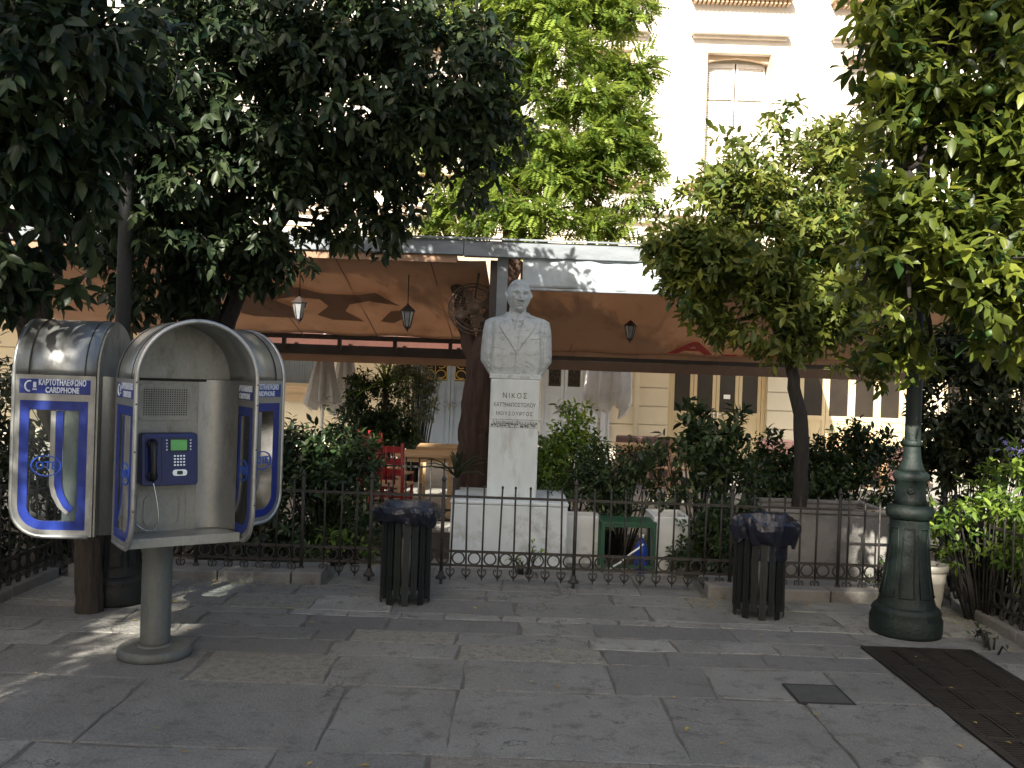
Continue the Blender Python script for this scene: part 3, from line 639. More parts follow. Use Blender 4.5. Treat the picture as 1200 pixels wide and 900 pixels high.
def add_pod(ang):
    def P_(mb, name, mt, bevel=0, parent=None):
        o = mb.build(name, mt, parent or ph, bevel=bevel)
        if not parent: o.rotation_euler.z = ang
        return o
    # hood: barrel roof with thickness
    NA = 28; arc = [R(180 * i / NA) for i in range(NA + 1)]
    def strip(r0, r1, ya, yb):
        vs = []; fs = []
        for a in arc:
            for r in (r0, r1):
                for y in (ya, yb): vs.append((r * math.cos(a), y, ZS + r * math.sin(a)))
        for i in range(NA):
            b = i * 4; c = b + 4
            fs += [(b, c, c + 1, b + 1), (b + 2, b + 3, c + 3, c + 2), (b, b + 2, c + 2, c), (b + 1, c + 1, c + 3, b + 3)]
        fs += [(0, 1, 3, 2), (NA * 4, NA * 4 + 2, NA * 4 + 3, NA * 4 + 1)]
        return vs, fs
    m = MB(); m.add(*strip(Wd - .012, Wd, YF + .012, YB), True); hood = P_(m, 'hood', M['alu'])
    m = MB(); m.add(*strip(Wd - .006, Wd + .003, YF + .075, YF + .082)); m.add(*strip(Wd - .006, Wd + .003, YB - .06, YB - .053)); P_(m, 'hood_seam', M['hole'], parent=hood)
    # rim: arch + down both sides + round the lower corner
    m = MB(); pts = [(Wd, YB - .03, ZBm)]
    r = .17
    side = [(YB - .02, ZBm)]
    for i in range(9):
        a = R(-90 - i * 90 / 8); side.append((YF + r + r * math.cos(a), ZBm + r + r * math.sin(a)))
    path = [Vector((Wd - .006, y, z)) for y, z in side] + [Vector((Wd - .006, YF, ZS - .2))] + [Vector(((Wd - .006) * math.cos(a), YF, ZS + (Wd - .006) * math.sin(a))) for a in arc] + [Vector((-Wd + .006, YF, ZS - .2))] + [Vector((-Wd + .006, y, z)) for y, z in reversed(side)]
    m.tube(path, .0125, 8); P_(m, 'rim', M['alu_rim'])
    for (sx, zz) in [(a, b) for a in (-1, 1) for b in (.95, 1.25, 1.49, 1.6)]:
        m = MB(); m.lathe([(.0045, 0), (.0045, .003), (.0, .004)], 8, M=Matrix.Translation((sx * (Wd - .004), YF - .011, zz)) @ Matrix.Rotation(R(90), 4, 'X')); P_(m, 'screw', M['hole'], parent=hood)
    # back panel with arch top, plus curved corner column at the inner right
    m = MB(); poly = [(-Wd + .012, ZBm)] + [(Wd - .012, ZBm)] + [((Wd - .012) * math.cos(a), ZS + (Wd - .012) * math.sin(a)) for a in arc]
    m.prism(poly, lambda p: Vector((p[0], YB + .002, p[1])), lambda p: Vector((p[0], YB + .012, p[1]))); bp = P_(m, 'back_panel', M['alu_in'])
    m = MB(); x0, x1 = .125, Wd - .012; n = 10; vs = []; fs = []
    for i in range(n + 1):
        t = i / n * PI / 2
        vs += [(x0 + (x1 - x0) * math.sin(t), YB - .16 * (1 - math.cos(t)) - .003, z) for z in (ZBm + .04, ZS)]
    for i in range(n): fs.append((2 * i, 2 * i + 1, 2 * i + 3, 2 * i + 2))
    m.add(vs, fs, True); P_(m, 'inner_corner', M['alu'], parent=bp)
    # flat ledge under arch
    m = MB(); m.b2(-Wd + .014, Wd - .014, YB - .008, YB - .001, ZS - .012, ZS + .002); P_(m, 'joint_strip', M['hole'], parent=bp)
    # rounded rear column
    m = MB(); n = 14; vs = []; fs = []
    for i in range(n + 1):
        a = PI * i / n
        for z in (ZBm, ZS + .0): vs.append((.25 * math.cos(a), YB + .014 + .15 * math.sin(a), z))
    for i in range(n): fs.append((2 * i, 2 * i + 1, 2 * i + 3, 2 * i + 2))
    fs.append(tuple(2 * i for i in range(n + 1))); m.add(vs, fs, True)
    vs = [(.25 * math.cos(PI * i / n), YB + .014 + .15 * math.sin(PI * i / n), ZS - .01) for i in range(n + 1)]; m.add(vs, [tuple(reversed(range(n + 1)))])
    P_(m, 'rear_column', M['alu'])
    # shelf / floor tray
    m = MB(); m.b2(-Wd + .02, Wd - .02, YF + .17, YB - .001, ZBm + .01, ZBm + .035); m.b2(-Wd + .02, Wd - .02, YF + .155, YF + .169, ZBm - .006, ZBm + .045); P_(m, 'shelf', M['alu_in'], .003)
    # side panels
    for sx in (-1, 1):
        X = lambda t: sx * (Wd - .012 + t)
        m = MB(); top = 1.475
        m.ring(outline(0, top + .03), outline(.036, top), lambda p: Vector((X(0), *p)), lambda p: Vector((X(.012), *p)))
        m.b2(X(0), X(.012), YF, YB, 1.5055, 1.512); m.b2(X(0), X(.012), YF, YB, 1.592, ZS)
        for ya, yb in ((YF, YF + .03), (YB - .026, YB)): m.b2(X(0), X(.012), ya, yb, 1.5125, 1.5915)
        sp = P_(m, 'side_panel', M['alu'])
        m = MB(); m.ring(outline(.036, top), outline(.036 + .048, top - .05, .17), lambda p: Vector((X(.002), *p)), lambda p: Vector((X(.010), *p))); P_(m, 'blue_border', M['blue'], parent=sp)
        m = MB(); m.prism(outline(.082, top - .048), lambda p: Vector((X(.004), *p)), lambda p: Vector((X(.007), *p))); P_(m, 'window_pane', M['glass'], parent=sp)
        # blue band curving at its foot, with a pale edge
        yc = (YF + YB) / 2 + (.03 if sx > 0 else .03)
        for nm, off, wdt, mm in (('logo_band', 0, .036, 'blue'), ('logo_band_edge', -.034, .026, 'alu')):
            pts = []; y = yc + off
            cl = [(y, top - .055), (y, 1.16), (y, 1.02), (y + .015, .96), (y + .045, .905), (y + .09, .865)]
            if nm == 'logo_band': cl = cl[:-1] + [(y + .076, .88)]
            m = MB(); n_ = len(cl); L_ = []; R_ = []
            for i in range(n_):
                a0 = Vector(cl[max(i - 1, 0)]); a1 = Vector(cl[min(i + 1, n_ - 1)]); t = (a1 - a0).normalized(); q = Vector((-t.y, t.x)); c = Vector(cl[i])
                L_.append(c + q * wdt / 2); R_.append(c - q * wdt / 2)
            for i in range(n_ - 1):
                m.prism([L_[i], L_[i + 1], R_[i + 1], R_[i]], lambda p: Vector((X(.0025), p[0], p[1])), lambda p: Vector((X(.0085), p[0], p[1])))
            P_(m, nm, M[mm], parent=sp)
        m = MB(); oc = (yc - .065, 1.12)
        ov = lambda s_: [(oc[0] + .082 * s_ * math.cos(2 * PI * i / 32), oc[1] + .058 * s_ * math.sin(2 * PI * i / 32)) for i in range(32)]
        m.ring(ov(1), ov(.9), lambda p: Vector((X(.0015), *p)), lambda p: Vector((X(.0105), *p)))
        for side_ in (0, 1):
            text_mb(m, 'OTE', .062, Matrix.Translation((X(.0095) if side_ == 0 else X(.0025), oc[0], oc[1])) @ Matrix.Rotation(R(90) * sx, 4, 'Z') @ FX, .0015, sx=.95, bold=.0012)
        P_(m, 'oval_logo', M['logo_blue'], parent=sp)
        m = MB(); m.b2(X(.001), X(.011), YF + .0305, YB - .0265, 1.5127, 1.5913); P_(m, 'sign_board', M['blue'], parent=sp)
        m = MB()
        for side_ in (0, 1):
            xx = X(.0115) if side_ == 0 else X(.0005); dirx = sx if side_ == 0 else -sx
            Mr = Matrix.Rotation(R(90) * dirx, 4, 'Z') @ FX
            yt = (YF + YB) / 2 + dirx * .04
            text_mb(m, 'KΑΡΤΟΤΗΛΕΦΩΝΟ', .044, Matrix.Translation((xx, yt, 1.573)) @ Mr, .0008, sx=.62, bold=.0014)
            text_mb(m, 'CARDPHONE', .043, Matrix.Translation((xx, yt, 1.532)) @ Mr, .0008, sx=.68, bold=.0014)
            # handset mark in the sign's corner
            yl = (YF + YB) / 2 - dirx * .135
            cc = [(yl + dirx * (.004 + .024 * math.cos(R(t))), 1.552 + .028 * math.sin(R(t))) for t in range(70, 300, 23)]
            m.tube([(xx, c[0], c[1]) for c in cc], .0055, 5)
            m.box((xx, yl + dirx * .03, 1.56), (.0025, .016, .03)); m.box((xx, yl + dirx * .03, 1.535), (.0025, .022, .007))
        P_(m, 'sign_lettering', M['letter'], parent=sp)
    # speaker grille plate
    m = MB(); gx, gz, gw, gh = -.055, 1.485, .29, .20
    def rr(cx, cz, w_, h_, r_, n=5):
        out = []
        for (sx_, sz_, a0) in ((1, -1, -90), (1, 1, 0), (-1, 1, 90), (-1, -1, 180)):
            for i in range(n + 1):
                a = R(a0 + 90 * i / n); out.append((cx + sx_ * (w_ / 2 - r_) + r_ * math.cos(a), cz + sz_ * (h_ / 2 - r_) + r_ * math.sin(a)))
        return out
    YP = YB - .001
    m.ring(rr(gx, gz, gw, gh, .035), rr(gx, gz, gw - .03, gh - .03, .025), lambda p: Vector((p[0], YP - .007, p[1])), lambda p: Vector((p[0], YP, p[1])))
    m.prism(rr(gx, gz, gw - .03, gh - .03, .025), lambda p: Vector((p[0], YP - .003, p[1])), lambda p: Vector((p[0], YP + .001, p[1])))
    gp = P_(m, 'grille_plate', M['alu_in'], parent=bp)
    m = MB()
    for i in range(19):
        for j in range(12):
            x = gx + (i - 9) * .0126; z = gz + (j - 5.5) * .0126; m.add([(x - .0034, YP - .005, z - .004), (x + .0034, YP - .005, z - .0034), (x + .0034, YP - .005, z + .0034), (x - .0034, YP - .005, z + .0034)], [(0, 1, 2, 3)])
    o = P_(m, 'grille_holes', M['hole'], parent=bp); tag(o, kind='stuff')
    for (w_, h_) in ((.27, .23), (.2, .17)):
        m = MB(); m.ring(rr(gx, .885, w_, h_, .04), rr(gx, .885, w_ - .016, h_ - .016, .033), lambda p: Vector((p[0], YP - .004, p[1])), lambda p: Vector((p[0], YP, p[1]))); P_(m, 'embossed_frame', M['alu_in'], parent=bp)
    # telephone
    tx, tz, tw, th = -.042, 1.175, .30, .285
    m = MB(); m.prism(rr(tx, tz, tw, th, .018), lambda p: Vector((p[0], YP - .085 + (p[1] - tz) * .12, p[1])), lambda p: Vector((p[0], YP, p[1]))); tp = P_(m, 'telephone', M['navy'], .004)
    yf = lambda z: YP - .0865 + (z - tz) * .12
    def face(nm, cx, cz, w_, h_, mt, t=.004, base=.0, r_=.006):
        m = MB(); m.prism(rr(cx, cz, w_, h_, r_), lambda p: Vector((p[0], yf(p[1]) - t - base, p[1])), lambda p: Vector((p[0], yf(p[1]) + .002 - base, p[1]))); return P_(m, nm, mt, parent=tp)
    face('face_plate', tx + .045, tz - .0, .18, .25, M['navy'], .003, 0, .012)
    face('top_trim', tx, tz + .128, .262, .012, M['blue'], .003)
    face('display', tx + .045, tz + .078, .088, .058, M['lcd'], .003, .0035)
    fr = MB(); fr.ring(rr(tx + .045, tz + .078, .102, .072, .006), rr(tx + .045, tz + .078, .088, .058, .004), lambda p: Vector((p[0], yf(p[1]) - .009, p[1])), lambda p: Vector((p[0], yf(p[1]), p[1]))); P_(fr, 'display_frame', M['black'], parent=tp)
    for i in range(4):
        for sx in (-1, 1): face('side_key', tx + .045 + sx * .064, tz + .104 - i * .017, .008, .008, M['letter'], .003, .003, .002)
    for i in range(4):
        for j in range(4): face('key', tx + .023 + i * .0165, tz + .018 - j * .0165, .0105, .009, M['chrome'], .004, .003, .003)
    cs = face('card_slot', tx + .05, tz - .073, .078, .034, M['chrome'], .004, .003, .015)
    face('slot_mouth', tx + .05, tz - .073, .03, .02, M['black'], .003, .007, .004)
    m = MB(); hx = tx - .098; zz = [tz + .1, tz + .09, tz + .06, tz, tz - .06, tz - .09, tz - .105]
    yy = [.028, .04, .046, .052, .046, .04, .03]
    m.tube([(hx, yf(z_) - y_, z_) for z_, y_ in zip(zz, yy)], [.014, .02, .019, .016, .018, .021, .016], 12)
    for z_ in (tz + .085, tz - .088): m.lathe([(.027, 0), (.03, .012), (.027, .026), (.02, .03)], 20, M=Matrix.Translation((hx, yf(z_) - .002, z_)) @ Matrix.Rotation(R(90), 4, 'X'))
    P_(m, 'handset', M['black'], parent=tp)
    m = MB(); m.ring(rr(hx, tz, .062, .24, .02), rr(hx, tz, .052, .23, .016), lambda p: Vector((p[0], yf(p[1]) - .008, p[1])), lambda p: Vector((p[0], yf(p[1]), p[1]))); P_(m, 'cradle', M['blue'], parent=tp)
    m = MB(); cp = []
    P4 = [Vector((hx + .005, YP - .1, tz - .11)), Vector((hx + .06, YP - .13, .82)), Vector((hx + .05, YP - .12, .72)), Vector((hx - .07, YP - .03, .83))]
    for i in range(25):
        t = i / 24; cp.append(P4[0] * (1 - t) ** 3 + P4[1] * 3 * t * (1 - t) ** 2 + P4[2] * 3 * t * t * (1 - t) + P4[3] * t ** 3)
    m.tube(cp, .0045, 6); P_(m, 'cord', M['chrome'], parent=tp)
for a_ in (35, 155, 275): add_pod(R(a_))
# the hub between the three pods
m = MB(); m.lathe([(.14, ZBm + .01), (.15, ZBm + .03), (.15, 1.60), (.13, 1.605)], 24); m.build('hub', M['alu'], ph)

# ------------------------------------------------------------------ bust monument
BY = 8.25; bc = at(600, 585, BY + .2); BX = .0
def X_(px, Y=BY): return (px - 600) / 1091 * Y
mon = empty('bust_monument', (0.03, BY + .35, 0)); tag(mon, 'white marble bust of a man in a suit on an inscribed pedestal', 'statue')
# plinth
m = MB(); m.b2(-.53, .50, -.42, .5, -.03, .555); m.build('plinth', M['plinth'], mon, bevel=.01)
m = MB(); m.b2(-.537, .507, -.428, .508, .556, .592); m.build('plinth_cap', M['plinth'], mon, bevel=.012)
m = MB(); z0, z1 = .593, 1.665
vs = []
for (xa, ya, z) in ((.225, .19, z0), (.222, .185, z1)):
    vs += [(-xa, -ya, z), (xa, -ya, z), (xa, ya, z), (-xa, ya, z)]
m.add(vs, [(3, 2, 1, 0), (4, 5, 6, 7), (0, 1, 5, 4), (1, 2, 6, 5), (2, 3, 7, 6), (3, 0, 4, 7)]); m.build('pedestal', M['marble'], mon, bevel=.008)
PT = z1
m = MB(); pyf = lambda z: -.19 + .005 * (z - z0) / (z1 - z0) - .0015
for s_, sz, zz, sp in (('ΝΙKΟΣ', .066, PT - .150, 1.3), ('ΧΑΤΖΗΑΠΟΣΤΟΛΟΥ', .050, PT - .232, .98), ('ΜΟΥΣΟΥΡΓΟΣ', .045, PT - .312, 1.2)):
    text_mb(m, s_, sz, Matrix.Translation((0, pyf(zz) + .0, zz)) @ FX, .0012, spacing=sp, sx=.80 if len(s_) > 12 else .93)
m.build('inscription', M['carve'], mon)
# carved frieze of notes
m = MB(); zf = PT - .40
m.b2(-.212, .212, pyf(zf) - .0005, pyf(zf) + .004, zf - .036, zf - .033); m.b2(-.212, .212, pyf(zf) - .0005, pyf(zf) + .004, zf + .034, zf + .037)
rg_ = random.Random(4)
for i in range(46):
    x = -.205 + i * .0091; h = rg_.uniform(.008, .05); c = zf + rg_.uniform(-.012, .012)
    m.box((x, pyf(zf) + .0005, c), (.0035, .003, h))
    if rg_.random() < .6: m.lathe([(.0, 0), (.0055, 0), (.0055, .0025), (0, .0025)], 8, M=Matrix.Translation((x + .003, pyf(zf) + .001, c - h / 2)) @ Matrix.Rotation(R(90), 4, 'X'))
for k in range(3): m.b2(-.205, .205, pyf(zf) - .0003, pyf(zf) + .003, zf - .02 + k * .018, zf - .0185 + k * .018)
m.build('frieze', M['carve'], mon)

def bust_mesh():
    mb = MB()
    # torso: superellipse sections  z -> (half width, depth front, depth back, exponent)
    secs = [(0.0, .222, .155, .13, 4), (.04, .246, .165, .14, 4), (.08, .27, .178, .15, 3.8), (.13, .300, .185, .155, 3.6), (.2, .302, .19, .16, 3.4),
            (.3, .297, .185, .155, 3.3), (.4, .290, .17, .15, 3.2), (.465, .280, .15, .14, 3.0), (.50, .270, .132, .128, 2.8), (.525, .232, .115, .12, 2.4), (.55, .150, .094, .108, 2.1), (.575, .085, .08, .09, 2), (.6, .068, .072, .085, 2)]
    n = 64; vs = []; fs = []
    for (z, w_, df, db, e) in secs:
        for i in range(n):
            a = 2 * PI * i / n; c, s_ = math.cos(a), math.sin(a)
            x = w_ * math.copysign(abs(c) ** (2 / e), c); y = (db if s_ > 0 else df) * math.copysign(abs(s_) ** (2 / e), s_)
            # chest between the arms stands proud, arm fold at |x|~.205
            if s_ < 0 and .02 < z < .47: y += .036 * math.exp(-((abs(x) - .212) / .011) ** 2)
            vs.append((x, y, z))
    for j in range(len(secs) - 1):
        for i in range(n):
            k = (i + 1) % n; fs.append((j * n + i, j * n + k, (j + 1) * n + k, (j + 1) * n + i))
    fs.append(tuple(reversed(range(n)))); fs.append(tuple((len(secs) - 1) * n + i for i in range(n)))
    mb.add(vs, fs, True)
    def yfr(x, z):    # front surface y
        for a, b in zip(secs, secs[1:]):
            if a[0] <= z <= b[0]:
                t = (z - a[0]) / (b[0] - a[0]); w_ = a[1] + (b[1] - a[1]) * t; d = a[2] + (b[2] - a[2]) * t; e = a[4]
                return -d * max(0, 1 - min(1, abs(x) / w_) ** e) ** (1 / e)
        return -.1
    def slabp(poly, t, depth=.03):
        m2 = MB(); n_ = len(poly); front = []; back = []
        m2.prism(poly, lambda p: Vector((p[0], yfr(p[0], p[1]) - t, p[1])), lambda p: Vector((p[0], yfr(p[0], p[1]) + depth, p[1]))); mb.add(m2.v, m2.f, False)
    # lapels: collar wraps neck, then run down to the button
    for s_ in (-1, 1):
        q = lambda pts: [(s_ * x, z) for x, z in (pts if s_ > 0 else pts)]
        strips = [((.058, .565), (.105, .548)), ((.050, .50), (.142, .475)), ((.036, .45), (.146, .435)), ((.022, .38), (.098, .36)), ((.012, .31), (.054, .295)), ((.003, .235), (.016, .225))]
        for a, b in zip(strips, strips[1:]):
            for h in range(3):
                l = lambda s0, s1, t: (s0[0] + (s1[0] - s0[0]) * t, s0[1] + (s1[1] - s0[1]) * t)
                p0, p1 = l(a[0], a[1], h / 3), l(a[0], a[1], (h + 1) / 3); p2, p3 = l(b[0], b[1], (h + 1) / 3), l(b[0], b[1], h / 3)
                slabp(q([p0, p1, p2, p3]), .016, .02)
        # shirt collar points
        slabp(q([(.004, .535), (.05, .585), (.06, .53), (.028, .49)]), .02, .03)
        mb.lathe([(.0, -.006), (.011, -.004), (.011, .004), (0, .006)], 10, M=Matrix.Translation((s_ * .0, yfr(0, .2) - .006, .185)) @ Matrix.Rotation(R(90), 4, 'X'))
    # coat closing edge, tie with knot, breast pocket
    for z in np.arange(.02, .22, .03): slabp([(-.006, z), (.006, z), (.006, z + .031), (-.006, z + .031)], .008, .02)
    slabp([(-.016, .525), (.016, .525), (.011, .49), (-.011, .49)], .026, .03)
    for a, b in (((.011, .49), (.021, .42)), ((.021, .42), (.024, .34)), ((.024, .34), (.018, .27)), ((.018, .27), (.004, .235))):
        slabp([(-a[0], a[1]), (a[0], a[1]), (b[0], b[1]), (-b[0], b[1])], .012, .02)
    slabp([(.12, .33), (.19, .34), (.19, .352), (.12, .342)], .009, .01)
    # head
    nth, nph = 56, 72; vs = []; fs = []
    G = lambda d, s: math.exp(-(d / s) ** 2)
    for j in range(nth + 1):
        th = PI * j / nth; sz = math.cos(th)
        for i in range(nph):
            p_ = 2 * PI * i / nph; cx, cy = math.sin(p_), -math.cos(p_)   # p_=0 faces front (-Y)
            rx, ry, rz = .099, .122, .155
            st = math.sin(th)
            x = rx * st * cx; y = ry * st * cy + (0.012 if cy > 0 else 0) * st; z = rz * sz
            if z < 0:
                k = -z / rz; x *= 1 - .24 * k ** 1.8; 
                if y > 0: y *= 1 - .45 * k
                else: y *= 1 - .02 * k
            if z < -.08 and y < 0: y -= .01 * G(x, .03)
            f = max(0, -cy) * st
            if f > 0:
                # flatten the face then add features
                y += .012 * f * G(z + .02, .12) * G(x, .06)
                y -= .024 * G(z - .036, .012) * G(abs(x) - .034, .028)                  # brow
                y += .034 * G(z - .010, .013) * G(abs(x) - .036, .019)                  # eye socket
                y -= .014 * G(z - .006, .007) * G(abs(x) - .036, .013)                  # eyelid/ball
                nz = max(0, min(1, (.025 - z) / .07)); 
                if -.052 < z < .03: y -= (.016 + .040 * nz) * G(x, .013 + .006 * nz)     # nose
                y -= .014 * G(z + .046, .008) * G(abs(x) - .016, .009)                  # nostril wings
                y += .010 * G(z + .062, .007) * G(x, .02)                                # philtrum
                y -= .012 * G(z + .072, .006) * G(x, .022); y += .018 * G(z + .081, .0045) * G(x, .028); y -= .013 * G(z + .090, .006) * G(x, .02)   # lips
                y += .009 * G(z + .103, .008) * G(x, .03); y -= .014 * G(z + .125, .016) * G(x, .03)   # chin
                y -= .007 * G(z + .03, .025) * G(abs(x) - .055, .02)                    # cheekbone
                y += .004 * G(z + .055, .02) * G(abs(x) - .04, .01)                    # nasolabial
            # hair cap
            hl = .098 - .35 * max(0, abs(x) - .045) if y < 0 else -.05
            if z > hl: 
                s2 = 1.055 + .006 * math.sin(p_ * 17 + z * 60); x *= s2; y *= s2
                z *= 1.01
            vs.append((x, y, z))
    for j in range(nth):
        for i in range(nph):
            k = (i + 1) % nph; fs.append((j * nph + i, (j + 1) * nph + i, (j + 1) * nph + k, j * nph + k))
    h = MB(); h.add(vs, fs, True)
    for s_ in (-1, 1):   # ears
        pts = [Vector((s_ * (.098 + .012 * (1 - abs(t))), .012 + .02 * math.sin(t * 2.2) - .006, .012 + .036 * t)) for t in (-1, -.6, -.2, .2, .6, 1)]
        h.tube(pts, [.007, .010, .011, .013, .013, .008], 8)
        h.tube([Vector((s_ * .092, .0, -.02)), Vector((s_ * .092, .0, .03))], [.010, .014], 8)
    Mh = Matrix.Translation((0.005, -.055, .73)) @ Matrix.Rotation(R(10), 4, 'Z') @ Matrix.Rotation(R(-2), 4, 'X'); h.xf(Mh); mb.add(h.v, h.f, True)
    # neck
    mb.tube([(0, .0, .53), (0, -.008, .58), (0.0, -.02, .63), (.002, -.03, .67)], [.088, .075, .07, .07], 24)
    # back of coat collar
    mb.tube([(.088 * math.cos(R(t)), .01 + .085 * math.sin(R(t)), .565 + .012 * math.sin(R(t))) for t in range(-10, 191, 20)], .022, 10)
    return mb
bm_ = bust_mesh(); tmp = bm_.build('tmp', None)
rm = tmp.modifiers.new('r', 'REMESH'); rm.mode = 'VOXEL'; rm.voxel_size = .0036; rm.use_smooth_shade = True
sm_ = tmp.modifiers.new('s', 'SMOOTH'); sm_.factor = .5; sm_.iterations = 1
dg = bpy.context.evaluated_depsgraph_get(); bme = bpy.data.meshes.new_from_object(tmp.evaluated_get(dg)); bpy.data.objects.remove(tmp)
bme.materials.clear(); bme.materials.append(M['marble_bust'])
bo = inst('figure', bme, mon, (0, .02, PT + .035), scale=(1.09, 1, 1))
m = MB(); m.b2(-.235, .235, -.17, .17, PT + .003, PT + .045); m.build('bust_base', M['marble_bust'], mon, bevel=.008)

# ------------------------------------------------------------------ planters, crate, pot
def planter(x0, x1, y0, y1, h, mt, label, name='planter', taper=.0):
    root = empty(name, ((x0 + x1) / 2, (y0 + y1) / 2, 0)); tag(root, label, 'planter'); w_, d = (x1 - x0) / 2, (y1 - y0) / 2; t = .045
    m = MB(); q = [(-1, -1), (1, -1), (1, 1), (-1, 1)]
    o_b = [(a * (w_ - taper), b * (d - taper), -.02) for a, b in q]; o_t = [(a * w_, b * d, h) for a, b in q]
    i_t = [(a * (w_ - t), b * (d - t), h) for a, b in q]; i_b = [(a * (w_ - t), b * (d - t), h - .1) for a, b in q]
    vs = o_b + o_t + i_t + i_b; fs = [(3, 2, 1, 0)]
    for k in range(4):
        j = (k + 1) % 4; fs += [(k, j, 4 + j, 4 + k), (4 + k, 4 + j, 8 + j, 8 + k), (8 + k, 8 + j, 12 + j, 12 + k)]
    m.add(vs, fs); m.build('trough', mt, root, bevel=.01)
    m = MB(); m.add([(a * (w_ - t) * .995, b * (d - t) * .995, h - .06) for a, b in q], [(0, 1, 2, 3)]); m.build('soil', M['soil'], root)
    return root
planter(.52, .86, 8.55, 8.85, .43, M['planter'], 'low white concrete planter right beside the monument plinth')
planter(1.29, 1.62, 8.2, 8.7, .5, M['planter'], 'white square planter with rusty corner right of green crate', taper=.03)
SP = planter(2.24, 3.32, 8.0, 8.75, .6, M['stone_planter'], 'large grey stone planter box behind the fence holding orange tree', taper=0)
m = MB(); m.b2(-.56, .56, -.395, .395, .56, .6); 
# rim of the large planter
root = SP; m = MB(); m.ring([(-.56, -.39), (.56, -.39), (.56, .39), (-.56, .39)], [(-.49, -.32), (.49, -.32), (.49, .32), (-.49, .32)], lambda p: Vector((*p, .602)), lambda p: Vector((*p, .635))); m.build('rim', M['stone_planter'], root, bevel=.008)
cr = empty('green_table', (1.07, 8.3, 0)); tag(cr, 'small open green metal frame table behind the fence right of the monument', 'table')
m = MB(); m.b2(-.24, .24, -.17, .17, .43, .455); m.build('top', M['green_paint'], cr)
for sx in (-1, 1):
    for sy in (-1, 1): m = MB(); m.b2(sx * .225 - .014, sx * .225 + .014, sy * .155 - .014, sy * .155 + .014, -.02, .429); m.build('leg', M['green_paint'], cr)
m = MB(); m.b2(-.21, .21, -.166, -.144, .405, .428); m.b2(-.21, .21, -.166, -.144, .05, .075); m.build('rail', M['green_paint'], cr)
bt = empty('water_bottle', (1.19, 8.2, 0)); tag(bt, 'bright blue plastic bottle standing under the green table', 'bottle')
m = MB(); m.lathe([(.055, -.01), (.06, .01), (.06, .1), (.055, .11), (.06, .12), (.06, .2), (.045, .25), (.02, .28), (.02, .31)], 20); m.build('bottle_body', M['blue_plastic'], bt)
m = MB(); m.lathe([(.024, .311), (.024, .335), (.02, .34)], 14); m.build('cap', M['white_paint'], bt)
hose = MB(); hp = [(.9, 8.15, .03), (1.0, 8.12, .1), (1.08, 8.1, .18), (1.16, 8.1, .24), (1.2, 8.14, .26)]; hose.tube(hp, .009, 6); tag(hose.build('hose', M['white_paint']), 'thin grey hose rising from the soil to the green table', 'hose')
pot = empty('flower_pot', (3.16, 6.98, 0)); tag(pot, 'beige ribbed flower pot standing behind the green lamp post', 'flower pot')
m = MB(); m.lathe([(.095, -.015), (.10, 0), (.112, .12), (.116, .135), (.118, .15), (.128, .26), (.132, .265), (.132, .275), (.142, .345)], 28); m.build('body', M['pot'], pot)
m = MB(); m.lathe([(.14, .346), (.152, .352), (.155, .39), (.148, .40), (.13, .398), (.13, .37)], 28); m.build('rim', M['pot'], pot)
m = MB(); m.lathe([(.0, .365), (.129, .368)], 20, caps=False); m.build('soil', M['soil'], pot)

# ------------------------------------------------------------------ café frame, awnings
AY = 9.7
fr = empty('terrace_pergola', (0, AY, 0)); tag(fr, 'grey steel awning frame with long front beam and posts above the café terrace', 'frame')
m = MB(); m.b2(-6.3, -.55, -.06, .06, 2.93, 3.09); m.build('beam', M['beam'], fr, bevel=.006)
m = MB(); m.b2(-.545, 5.6, -.06, .06, 2.92, 3.085); m.build('beam', M['beam'], fr, bevel=.006)
m = MB(); m.b2(-6.3, 5.6, -.09, -.062, 3.092, 3.11); m.build('gutter_lip', M['beam'], fr)
m = MB(); m.b2(-5.5, -.62, -.03, .03, 2.85, 2.928); m.build('roller_case', M['canvas_tan'], fr)
for x in (-6.1, -.14, 5.5): m = MB(); m.b2(x - .055, x + .055, .065, .175, -.02, 2.92); m.build('post', M['beam'], fr)
for x in (-.14,): m = MB(); m.b2(x - .13, x - .058, .075, .1, 2.2, 2.9); m.build('brace', M['dark_rail'], fr)
def canvas(name, xa, xb, ya, za, yb, zb, mt, parent, sag=.05, nx=24, ny=14, xa2=None, xb2=None, seams=5):
    m = MB(); vs = []; fs = []; xa2 = xa if xa2 is None else xa2; xb2 = xb if xb2 is None else xb2
    for j in range(ny + 1):
        t = j / ny
        for i in range(nx + 1):
            s_ = i / nx; x0 = xa + (xb - xa) * s_; x1 = xa2 + (xb2 - xa2) * s_
            z = za + (zb - za) * t - sag * math.sin(t * PI) * (1 + .3 * math.sin(s_ * seams * PI * 2)) + .012 * math.sin(s_ * 31 + t * 3)
            vs.append((x0 + (x1 - x0) * t, ya + (yb - ya) * t, z))
    for j in range(ny):
        for i in range(nx): a = j * (nx + 1) + i; fs.append((a, a + 1, a + nx + 2, a + nx + 1))
    m.add(vs, fs, True); o = m.build(name, mt, parent)
    sd_ = o.modifiers.new('thick', 'SOLIDIFY'); sd_.thickness = .004; return o
a1 = empty('awning', (-3.1, AY, 2.9)); tag(a1, 'long brown canvas awning stretched behind the left orange tree', 'awning'); T1 = Matrix.Translation((3.1, -AY, -2.9))
def put(o, T): o.location = T.translation; return o
put(canvas('canvas', -6.2, -.32, AY + .1, 2.9, 12.5, 2.17, M['canvas'], a1, nx=40, xa2=-6.0, xb2=-.18), T1)
for x in (-4.9, -3.9, -2.9, -1.9, -.9):
    m = MB(); m.tube([(x, AY + .12, 2.86), (x + .1, 12.45, 2.13)], .006, 5); put(m.build('seam', M['brown_rail'], a1), T1)
